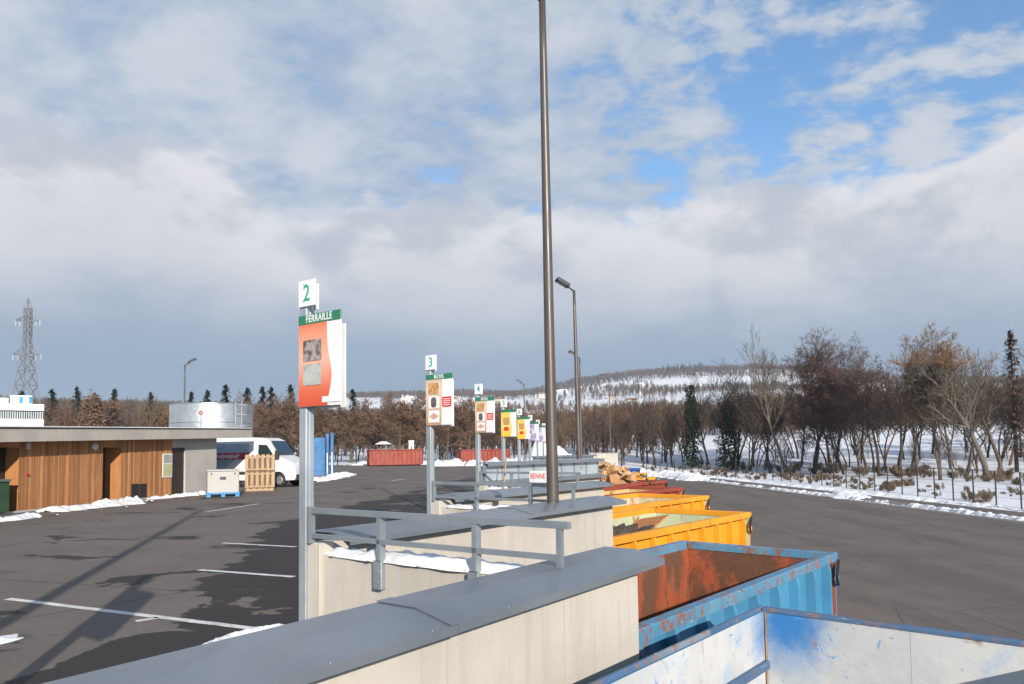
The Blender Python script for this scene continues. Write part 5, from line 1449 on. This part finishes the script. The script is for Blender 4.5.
def grow(seed, H, r0, levels=4, nch=(12, 7, 5, 4), ang=(.85, .8, .75, .7), ratio=(.52, .5, .5, .5), up=.25, lean=(0, 0), start=.28, wig=.12, stems=1, spread=.25, minr=.011, leaf=None, leafn=0, leafs=.1, leafz=0.0, droop=0.0):
    """bare tree: returns (wood MB, leaf MB)"""
    rr = random.Random(seed); wood = MB(); lv = MB()
    def leaves(p, k, s):
        for _ in range(k):
            c = p + Vector((rr.gauss(0, s * 1.6), rr.gauss(0, s * 1.6), rr.gauss(0, s * 1.3)))
            a = Vector((rr.gauss(0, 1), rr.gauss(0, 1), rr.gauss(0, 1))).normalized(); b_ = a.orthogonal().normalized()
            q = rr.uniform(.6, 1.2) * s
            lv.add([c - a * q, c + b_ * q * .6, c + a * q, c - b_ * q * .6], [(0, 1, 2, 3)])
    def branch(p, d, L, r, lvl):
        n = (7, 5, 4, 3, 2)[min(lvl, 4)]; pts = [p]; rad = [r]; dd = d.copy()
        end = .30 if lvl == 0 else .35
        for i in range(n):
            dd = (dd + Vector((rr.gauss(0, wig), rr.gauss(0, wig), rr.gauss(0, wig) + (up if lvl else up * .4) * (1 - droop * (lvl >= 2)) - droop * .25 * (lvl >= 2)))).normalized()
            pts.append(pts[-1] + dd * (L / n)); rad.append(max(minr, r * (1 - (1 - end) * (i + 1) / n)))
        wood.tube(pts, rad, (8, 5, 4, 3, 3)[min(lvl, 4)], 0, lvl == 0)
        if lvl >= levels - 1 and leafn and pts[-1].z > leafz:
            for q in pts[1:]: leaves(q, leafn, leafs)
        if lvl >= levels: return
        k = nch[lvl]; az = rr.uniform(0, 6.28)
        for i in range(k):
            t0 = start if lvl == 0 else .15
            t = t0 + (1 - t0) * (i + rr.uniform(.2, .9)) / k
            x = t * n; j = min(n - 1, int(x)); pp = pts[j].lerp(pts[j + 1], x - j); rl = rad[j] + (rad[j + 1] - rad[j]) * (x - j)
            ax = (pts[j + 1] - pts[j]).normalized(); o = ax.orthogonal().normalized()
            az += 2.4 + rr.uniform(-.5, .5)
            side = (o * math.cos(az) + ax.cross(o) * math.sin(az))
            a = ang[min(lvl, len(ang) - 1)] * rr.uniform(.7, 1.25)
            nd = ax * math.cos(a) + side * math.sin(a)
            branch(pp, nd, L * ratio[min(lvl, len(ratio) - 1)] * rr.uniform(.7, 1.15) * (1.15 - .45 * t), max(minr, rl * .62), lvl + 1)
    for s in range(stems):
        a = rr.uniform(0, 6.28) if stems > 1 else 0
        sp = spread if stems > 1 else 0
        d = Vector((lean[0] + sp * math.cos(a + s * 2.2), lean[1] + sp * math.sin(a + s * 2.2), 1)).normalized()
        branch(Vector((.25 * math.cos(a + 2.2 * s) * (stems > 1), .25 * math.sin(a + 2.2 * s) * (stems > 1), -.15)), d, H * (.78 if stems == 1 else rr.uniform(.62, .8)), r0 * (1 if stems == 1 else rr.uniform(.55, .8)), 0)
    return wood, lv
def fitH(mbs, H):
    zs_ = sorted(v[2] for v in mbs[0].v); z = zs_[int(len(zs_) * .985)]; k = H / z
    for m_ in mbs: m_.v = [(x * k, y * k, z_ * k) for x, y, z_ in m_.v]
def tree_thing(name, loc, mbs, wm, lm, label, group, cat='tree', leafname='crown', rz=0, smooth=True):
    root = empty(name, loc, rz)
    mbs[0].build('trunk', wm, root, smooth)
    if mbs[1].f: mbs[1].build(leafname, lm, root)
    tag(root, label, cat, group)
    return root
GT = 'bare trees along the stream beyond the fence'
def at(u, depth): 
    p_ = dp(u, 450, depth); return Vector((p_.x, depth, gz(p_.x, depth) + .0))
def ht(u, vtop, depth): return dp(u, vtop, depth).z - gz(dp(u, vtop, depth).x, depth)
def ivy(mb, H, r, seed, n, s=.13, zlo=.3, flare=1.0, path=None):
    rr = random.Random(seed)
    for _ in range(n):
        t = rr.random(); z = zlo + (H - zlo) * t; a = rr.uniform(0, 6.28)
        lump = 1 + .9 * mnoise.noise(Vector((math.cos(a) * 1.1, math.sin(a) * 1.1, z * .75 + seed)))
        if mnoise.noise(Vector((math.cos(a) * 2, math.sin(a) * 2, z * 1.6 + seed * 3))) < -.22: continue
        q = r * (1 - .55 * t ** 1.5 * flare) * lump * math.sqrt(rr.uniform(.1, 1.0))
        off = path(z) if path else Vector((0, 0, 0))
        c = Vector((q * math.cos(a), q * math.sin(a), z)) + off
        d = Vector((rr.gauss(0, 1), rr.gauss(0, 1), rr.gauss(0, .7))).normalized(); b_ = d.orthogonal().normalized(); k = s * rr.uniform(.6, 1.3)
        mb.add([c - d * k, c + b_ * k * .8, c + d * k, c - b_ * k * .8], [(0, 1, 2, 3)])
# (pixel of trunk foot, distance, pixel of top, ...)
def stand(u, d, vtop, seed, wm, label, lm=None, **kw):
    H = ht(u, vtop, d); mbs = grow(seed, H, kw.pop('r0', H * .014), **kw); fitH(mbs, H)
    return tree_thing('bare_tree', at(u, d), mbs, wm, lm, label, GT, rz=0)
# ivy-clad pair
H = ht(692, 372, 116); mbs = grow(31, H, .16, nch=(10, 6, 4, 3), up=.35, start=.5); fitH(mbs, H)
ivy(mbs[1], H * .86, 1.5, 3, 3600, .16, .4, 1.15); tree_thing('ivy_clad_tree', at(692, 116), mbs, bark[1], ivy_m, 'narrow ivy-clad tree shaped like a dark green spindle', GT, leafname='ivy')
H = ht(729, 366, 112); mbs = grow(47, H, .22, nch=(8, 6, 5, 3), stems=3, spread=.14, up=.3, start=.45); fitH(mbs, H)
ivy(mbs[1], H * .66, 1.9, 9, 3800, .16, .3, 1.0); tree_thing('ivy_clad_tree', at(729, 112), mbs, bark[1], ivy_m, 'forked tree with thick dark ivy low on its stems', GT, leafname='ivy')
stand(655, 120, 392, 5, bark[1], 'slim dark leaning tree left of the ivy-clad spindle', lean=(.12, 0), nch=(10, 6, 4, 3))
stand(642, 124, 398, 6, bark[1], 'thin bare tree at the left end of the stream-side trees', nch=(10, 6, 4, 3), stems=2)
stand(672, 122, 388, 16, bark[0], 'thin bare sapling close left of the ivy-clad spindle', nch=(12, 6, 4, 3), start=.15)
stand(708, 126, 384, 17, bark[0], 'bare sapling between the two ivy-clad trees', nch=(12, 6, 4, 3), start=.2)
stand(748, 108, 385, 18, bark[3], 'low spreading reddish tree right of the forked ivy tree', nch=(12, 7, 5, 3), stems=3, spread=.35, start=.3)
stand(786, 100, 334, 61, bark[2], 'tall pale broom-topped tree leaning left against the sky', nch=(13, 7, 5, 4), lean=(-.17, 0), up=.30, ang=(.75, .75, .7, .65), start=.42, leafn=0)
H = ht(786, 430, 100); 
stand(812, 98, 338, 62, bark[1], 'broad dark reddish tree, tallest right of the pale broom-topped one', catkin, nch=(14, 8, 6, 4), stems=3, spread=.15, up=.12, start=.48, leafn=1, leafs=.085, ang=(.95, .85, .8, .7))
stand(845, 96, 383, 63, bark[1], 'lower dark reddish tree joined to the broad one on its right', catkin, nch=(14, 8, 5, 4), stems=2, spread=.22, up=.05, start=.45, leafn=1, leafs=.085)
stand(832, 104, 372, 64, bark[3], 'mid-height bare tree behind the broad reddish one', nch=(12, 7, 5, 3), start=.4)
stand(878, 90, 362, 65, bark[1], 'dark layered tree with flat tiers and a curved trunk', catkin, nch=(13, 8, 5, 4), lean=(.10, 0), up=.04, start=.48, leafn=1, leafs=.075, ang=(1.1, .9, .8, .7))
stand(898, 88, 356, 66, bark[1], 'dark straight tree right of the layered one', catkin, nch=(13, 7, 5, 4), up=.08, start=.42, leafn=1, leafs=.07, ang=(1.0, .9, .8, .7))
stand(914, 92, 348, 67, bark[2], 'pale thin upright tree left of the orange-topped one', nch=(14, 6, 5, 3), up=.5, ang=(.5, .5, .5, .5), start=.25)
H = ht(960, 334, 78); zz = H * .70
stand(985, 76, 334, 68, bark[2], 'big pale-limbed tree with withered orange leaves at its crown', leaf_or, nch=(15, 8, 6, 5), lean=(-.22, 0), up=.16, start=.40, leafn=2, leafs=.07, leafz=H * .70, ang=(.9, .85, .8, .7), r0=.30)
stand(938, 80, 356, 69, bark[0], 'brownish spreading tree with dark twin stems', leaf_br, nch=(13, 8, 5, 4), stems=2, spread=.18, start=.48, leafn=1, leafs=.06, leafz=6)
stand(965, 84, 372, 70, bark[1], 'dark leaning trunk between the brownish and the orange-topped tree', nch=(10, 7, 5, 3), lean=(.14, 0), start=.4)
stand(1001, 86, 344, 71, bark[0], 'bare brown tree right of the orange-topped one', nch=(13, 8, 5, 4), start=.4)
stand(1052, 78, 342, 72, bark[0], 'bare tree just outside the right edge, its twigs reaching in', nch=(13, 8, 5, 4), start=.25)
stand(858, 112, 388, 73, bark[0], 'thin background tree right of the dark reddish pair', nch=(12, 6, 5, 3), start=.15, up=.4)
stand(765, 118, 390, 74, bark[0], 'thin background tree behind the pale broom-topped one', nch=(12, 6, 5, 3), start=.15, up=.4)
stand(950, 100, 372, 75, bark[0], 'thin background tree behind the brownish twin-stemmed one', nch=(12, 6, 5, 3), start=.15, up=.4)
# larch at the right edge
def conifer(H, seed, r, n=60, dens=7, droop=.35, sparse=False, nl=.25):
    rr = random.Random(seed); wd_, lv = MB(), MB()
    wd_.tube([(0, 0, -.1), (rr.uniform(-.1, .1), 0, H * .5), (0, 0, H)], [H * .014, H * .009, .02], 7)
    for i in range(n):
        t = .10 + .88 * (i + rr.random()) / n; z = H * t; a = rr.uniform(0, 6.28); L = r * (1 - t) ** .8 * rr.uniform(.65, 1.1) + .15
        d = Vector((math.cos(a), math.sin(a), 0)); p1 = Vector((0, 0, z)); p2 = p1 + d * L * .6 + Vector((0, 0, -droop * L * .3 + .1 * L)); p3 = p1 + d * L + Vector((0, 0, -droop * L * .7))
        wd_.tube([p1, p2, p3], [.035, .022, .01], 3, 0, False)
        for k in range(dens):
            s = (k + rr.random()) / dens; c = p1.lerp(p2, s * 1.6) if s < .6 else p2.lerp(p3, (s - .6) / .4)
            c = c + Vector((rr.gauss(0, .12), rr.gauss(0, .12), rr.gauss(-.05, .08)))
            e = (d + Vector((rr.gauss(0, .6), rr.gauss(0, .6), rr.gauss(-.25, .3)))).normalized(); b_ = e.cross(Vector((0, 0, 1)));
            b_ = b_.normalized() if b_.length > .01 else Vector((1, 0, 0)); q = nl * rr.uniform(.6, 1.3)
            lv.add([c - e * q, c + b_ * q * .35, c + e * q, c - b_ * q * .35], [(0, 1, 2, 3)])
    return wd_, lv
H = ht(1016, 328, 92); mbs = conifer(H, 5, 2.8, 150, 14, .2, nl=.34)
tree_thing('larch_tree', at(1016, 92), mbs, bark[1], catkin, 'slender dark larch with short level branches at the right edge', GT, leafname='branches_and_twigs')

# far and middle woods -------------------------------------------------
def hidden_mesh_obj(name, mbs, mats):
    """a tree as one mesh, kept out of the scene, used only as the instance of a wood"""
    mb = MB(); mb.add(mbs[0].v, mbs[0].f, 0); mb.add(mbs[1].v, mbs[1].f, 1)
    return bpy.data.objects.new(name, mb.mesh(name, mats))
def scatter(name, pts, sources, label, cat, seed):
    """one stuff object: points with scale and turn, tree meshes set on them by geometry nodes"""
    rr = random.Random(seed)
    me = bpy.data.meshes.new(name); me.from_pydata([tuple(p_[:3]) for p_ in pts], [], [])
    for nm, ty, vals in (('sc', 'FLOAT', [p_[3] for p_ in pts]), ('rz', 'FLOAT', [rr.uniform(0, 6.28) for _ in pts]), ('ix', 'INT', [rr.randrange(len(sources)) for _ in pts])):
        me.attributes.new(nm, ty, 'POINT').data.foreach_set('value', vals)
    col = bpy.data.collections.new(name + '_sources')
    for s in sources: col.objects.link(s)
    ng = bpy.data.node_groups.new(name, 'GeometryNodeTree')
    ng.interface.new_socket('Geometry', in_out='INPUT', socket_type='NodeSocketGeometry'); ng.interface.new_socket('Geometry', in_out='OUTPUT', socket_type='NodeSocketGeometry')
    N_ = ng.nodes; gi, go = N_.new('NodeGroupInput'), N_.new('NodeGroupOutput')
    ci = N_.new('GeometryNodeCollectionInfo'); ci.inputs['Collection'].default_value = col; ci.inputs['Separate Children'].default_value = True; ci.inputs['Reset Children'].default_value = True
    ip = N_.new('GeometryNodeInstanceOnPoints'); ip.inputs['Pick Instance'].default_value = True
    def attr(nm, ty):
        a_ = N_.new('GeometryNodeInputNamedAttribute'); a_.data_type = ty; a_.inputs['Name'].default_value = nm; return a_.outputs[0]
    cx = N_.new('ShaderNodeCombineXYZ'); ng.links.new(attr('rz', 'FLOAT'), cx.inputs[2])
    ng.links.new(gi.outputs[0], ip.inputs['Points']); ng.links.new(ci.outputs[0], ip.inputs['Instance'])
    ng.links.new(attr('ix', 'INT'), ip.inputs['Instance Index']); ng.links.new(cx.outputs[0], ip.inputs['Rotation']); ng.links.new(attr('sc', 'FLOAT'), ip.inputs['Scale'])
    ng.links.new(ip.outputs[0], go.inputs[0])
    o = link(name, me, label=label, cat=cat, kind='stuff')
    md = o.modifiers.new('scatter', 'NODES'); md.node_group = ng
    return o
def lowtree(seed, wm, lm=None, H=10, leafn=0, leafs=.12, nch=(11, 6, 4), **kw):
    mbs = grow(seed, H, .16, levels=3, nch=nch, minr=.022, leaf=None, leafn=leafn, leafs=leafs, **kw); fitH(mbs, H); return mbs
src_bare = [hidden_mesh_obj('src', lowtree(100 + i, None, start=.2, up=.3), [bark[i % 2], bark[0]]) for i in range(4)]
src_red = [hidden_mesh_obj('src', lowtree(110 + i, None, start=.15, up=.25, stems=1 + i % 2), [bark[3], bark[3]]) for i in range(3)]
src_brown = [hidden_mesh_obj('src', lowtree(120 + i, None, leafn=3, leafs=.22, start=.25, up=.12, ang=(1.0, .9, .8)), [bark[0], leaf_br]) for i in range(3)]
cmb = [conifer(10, 200 + i, 2.2, 60, 8, .4, nl=.34) for i in range(2)]
src_con = [hidden_mesh_obj('src', m_, [bark[1], needle]) for m_ in cmb]
src_shrub = []
for i in range(3):
    m_ = grow(130 + i, 2.0, .03, levels=3, nch=(8, 5, 3), stems=5, spread=.7, minr=.010, leafn=1, leafs=.045, start=.1); fitH(m_, 1.6)
    src_shrub.append(hidden_mesh_obj('src', m_, [bark[0], shrub_m]))
# trees distant enough to reduce to a few strokes
far_t = []
for i in range(4):
    m_ = grow(140 + i, 10, .18, levels=2, nch=(14, 9), minr=.05, start=.15, up=.3, leafn=0); fitH(m_, 10)
    far_t.append(hidden_mesh_obj('src', m_, [bark[[0, 3, 1, 0][i]], bark[0]]))
rr = random.Random(77)
def region(n, u0, u1, d0, d1, s0, s1, fn=None):
    P_ = []
    while len(P_) < n:
        u = rr.uniform(u0, u1); d = math.sqrt(rr.uniform(d0 * d0, d1 * d1)); p_ = dp(u, 450, d); x, y = p_.x, d
        if fn and not fn(x, y, u): continue
        P_.append((x, y, gz(x, y) - .1, rr.uniform(s0, s1)))
    return P_
scatter('left_wood', region(430, -120, 300, 118, 330, .8, 1.2) + region(150, 300, 470, 118, 330, .65, .95), src_bare[:3] + src_red[:2] + src_brown[:1], 'bare brown wood behind the building and tank', 'wood', 1)
scatter('left_wood_conifers', region(46, -120, 330, 130, 300, .75, 1.15), src_con, 'dark conifers blended into the left wood', 'wood', 16)
scatter('middle_wood', region(330, 440, 690, 125, 260, .75, 1.2), src_bare[:2] + src_red, 'dense bare reddish-brown wood behind the sign row', 'wood', 2)
scatter('right_thicket', region(950, 690, 1200, 215, 330, .6, 1.05), src_bare[:2] + src_red, 'strip of bare trees beyond the snowy meadow', 'wood', 3)
src_belt = []
for i in range(5):
    m_ = grow(160 + i, 10, .15, levels=4, nch=(13, 7, 5, 4), minr=.013, start=.50, up=.16, ang=(.9, .85, .8, .7), stems=1 + (i % 3 == 1)); fitH(m_, 10)
    src_belt.append(hidden_mesh_obj('src', m_, [bark[[1, 0, 3, 1, 0][i]], bark[0]]))
scatter('stream_belt', region(58, 628, 1120, 92, 135, .95, 1.4, lambda x, y, u: x > 31), src_belt, 'dense belt of bare trees along the stream behind the nearer ones', 'wood', 14)
scatter('stream_saplings', region(30, 630, 1100, 84, 130, .35, .6, lambda x, y, u: x > 29), src_bare + src_red, 'thin saplings among the stream-side trees', 'saplings', 4)
scatter('verge_shrubs', [(x, y, z, s) for x, y, z, s in region(170, 640, 1100, 48, 120, .15, .48, lambda x, y, u: 30.8 - max(0, y - 80) * .28 < x < 40 - max(0, y - 80) * .25)], src_shrub, 'dry brown shrubs along the fence', 'shrubs', 5)
und = []
for k in range(110):
    u = rr.uniform(636, 1100); d = 119 - (u - 690) * .136 + rr.uniform(-7, 7); p_ = dp(u, 450, d)
    if p_.x > 30.5: und.append((p_.x, d, gz(p_.x, d) - .05, rr.uniform(.3, .85)))
scatter('tree_undergrowth', und, src_shrub + src_red[:1] * 0, 'brown undergrowth round the feet of the stream-side trees', 'undergrowth', 15)
# hillside woods
def hill_ok(lo, hi, th):
    return lambda x, y, u: mnoise.noise(Vector((x * .004, y * .004, 7))) + .5 * mnoise.noise(Vector((x * .012, y * .012, 2))) > th
scatter('left_ridge_wood', region(5200, -160, 420, 340, 900, .9, 1.6), far_t, 'wooded ridge along the left skyline', 'wood', 6)
scatter('hill_top_wood', region(7000, 330, 1200, 1380, 1800, .8, 1.4), far_t, 'wooded crest of the far hill', 'wood', 7)
scatter('hill_copses', region(2600, 380, 1200, 330, 1300, .7, 1.4, hill_ok(0, 0, .16)), far_t, 'copses scattered over the snowy hillside', 'wood', 8)
# hedges between the snow fields
hp = []
for k in range(26):
    u = rr.uniform(400, 1100); d = rr.uniform(380, 1250); p_ = dp(u, 450, d); a = rr.choice([rr.gauss(.1, .25), rr.gauss(1.4, .25)]); L_ = rr.uniform(60, 240)
    for j in range(int(L_ / 4)):
        x, y = p_.x + math.cos(a) * (j * 4 - L_ / 2) + rr.gauss(0, 1), p_.y + math.sin(a) * (j * 4 - L_ / 2) + rr.gauss(0, 1)
        if y > 330: hp.append((x, y, gz(x, y) - .1, rr.uniform(.3, .7)))
scatter('field_hedges', hp, far_t, 'hedge lines between the snow fields', 'hedge', 9)
# knoll of dark trees on the crest
scatter('crest_knoll_trees', region(60, 664, 706, 1480, 1620, .9, 2.0), src_con, 'clump of dark trees standing on the crest', 'trees', 10)

# conifers that stand out of the left wood
GC = 'dark conifers rising from the left wood'
con_me = []
for m_ in [conifer(10, 300 + i, 2.9, 110, 13, .40, nl=.36) for i in range(3)]:
    con_me.append((m_[0].mesh('trunk', bark[1]), m_[1].mesh('crown', needle)))
cl = [(51, 388, 150, 'dark conifer right behind the white industrial roof'), (76, 386, 210, 'dark conifer a little right of the industrial roof'), (114, 388, 215, 'slim dark conifer among bare trees left of the lamp mast'),
      (207, 389, 170, 'left conifer of the group above the tank'), (225, 384, 165, 'tallest conifer of the group above the tank'), (247, 387, 172, 'conifer above the right edge of the tank'),
      (262, 385, 175, 'conifer of the close pair above the van, left one'), (271, 386, 168, 'conifer of the close pair above the van, right one'), (290, 384, 160, 'broad dark conifer just left of the orange board'),
      (353, 388, 175, 'conifer just right of the orange board'), (150, 391, 230, 'small conifer tip left of the lamp mast head'), (191, 391, 210, 'small conifer close right of the lamp mast'), (20, 390, 190, 'conifer beneath the electricity pylon')]
for i, (u, vt_, d, lb) in enumerate(cl):
    H = ht(u, vt_, d); p_ = at(u, d); root = empty('conifer_tree', p_, i * 1.3); root.scale = (H / 10,) * 3
    if H / 10 > 1.4: root.scale = (H / 10 * .8, H / 10 * .8, H / 10)
    link('trunk', con_me[i % 3][0], root); link('crown', con_me[i % 3][1], root)
    tag(root, lb, 'tree', GC)
# leafy brown oaks at the wood's edge
GO = 'brown-leaved oaks at the edge of the wood'
oak_me = []
for i in range(3):
    m_ = grow(400 + i, 10, .22, levels=3, nch=(13, 8, 6), leafn=3, leafs=.11, start=.22, up=.10, ang=(1.05, .9, .8)); fitH(m_, 10)
    oak_me.append((m_[0].mesh('trunk', bark[0]), m_[1].mesh('crown', leaf_br)))
ol = [(352, 402, 112, 'round brown oak in the snow right of the blue container'), (398, 399, 112, 'broad brown oak above the far red skip'), (322, 404, 120, 'brown oak behind the second sign post'), (378, 404, 122, 'brown oak between the two snowy oaks'),
      (446, 401, 118, 'brown oak just right of the third sign'), (470, 404, 124, 'brown oak behind the fourth sign'), (494, 406, 130, 'brown oak between the fourth and fifth signs'), (300, 400, 128, 'tall brown oak left of the orange board post'),
      (418, 402, 126, 'brown oak just left of the third sign'), (272, 402, 125, 'brown oak behind the white van roof')]
for i, (u, vt_, d, lb) in enumerate(ol):
    H = ht(u, vt_, d); p_ = at(u, d); root = empty('oak_tree', p_, i * 2.1); root.scale = (H / 10 * 1.1, H / 10 * 1.1, H / 10)
    link('trunk', oak_me[i % 3][0], root); link('crown', oak_me[i % 3][1], root)
    tag(root, lb, 'tree', GO)

# houses on the far hillside
hw_m = [plain('render_cream', (.55, .50, .42), .8), plain('render_white', (.66, .65, .62), .8), plain('render_ochre', (.42, .34, .26), .8)]
rf_m = [plain('roof_slate', (.13, .12, .12), .7), plain('roof_tile', (.24, .11, .075), .8)]
win_m = plain('far_window', (.06, .065, .08), .3)
rr = random.Random(5)
hs = [(642, 376, 1050)] + [(rr.uniform(405, 660), None, rr.uniform(700, 1300)) for _ in range(44)] + [(rr.uniform(660, 900), None, rr.uniform(700, 1200)) for _ in range(9)]
for i, (u, v, d) in enumerate(hs):
    p_ = at(u, d); root = empty('house', p_, rr.uniform(-.6, .6)); k = rr.uniform(.55, .95)
    L_, W_, H_, R_ = 7 * k, 4.5 * k, 5.0 * k, 3.2 * k
    MB().box(-L_, L_, -W_, W_, -2, H_).build('wall', hw_m[i % 3], root)
    mb = MB(); mb.add([(-L_ - .5, -W_ - .6, H_ + .02), (L_ + .5, -W_ - .6, H_ + .02), (L_ + .5, W_ + .6, H_ + .02), (-L_ - .5, W_ + .6, H_ + .02), (-L_ - .5, 0, H_ + R_), (L_ + .5, 0, H_ + R_)], [(0, 1, 5, 4), (2, 3, 4, 5), (1, 2, 5), (3, 0, 4), (3, 2, 1, 0)])
    ro = mb.build('roof', snow_m if i % 3 else rf_m[i % 2], root)
    MB().box(L_ * .4, L_ * .4 + 1, -.5, .5, H_ + R_ * .6, H_ + R_ + 1.2).build('chimney', hw_m[2], ro)
    for x in (-.6, -.1, .5): MB().box(x * L_ - .6, x * L_ + .6, -W_ - .06, -W_ - .01, 1.2, 3.0).build('window', win_m, root)
    tag(root, 'pale house with dark spruces standing alone high on the snowy slope' if i == 0 else 'small pale house among trees on the snowy far hillside', 'house', 'houses on the far hillside')

# ------------------------------------------------------------------ thin winter haze
hz = bpy.data.materials.new('haze_air'); hz.use_nodes = True; ht_ = hz.node_tree; ht_.nodes.clear()
ho_ = ht_.nodes.new('ShaderNodeOutputMaterial'); pv = ht_.nodes.new('ShaderNodeVolumePrincipled')
pv.inputs['Color'].default_value = (.72, .85, 1.0, 1); pv.inputs['Density'].default_value = .00024; pv.inputs['Anisotropy'].default_value = .2
ht_.links.new(pv.outputs[0], ho_.inputs['Volume'])
gv = bpy.data.objects['ground'].data.vertices; zlo_, zhi_ = min(v.co.z for v in gv), max(v.co.z for v in gv)
MB().box(-3400, 3400, -3400, 3400, zlo_ - 1.0, zhi_ + 30).build('haze', hz, kind='stuff')
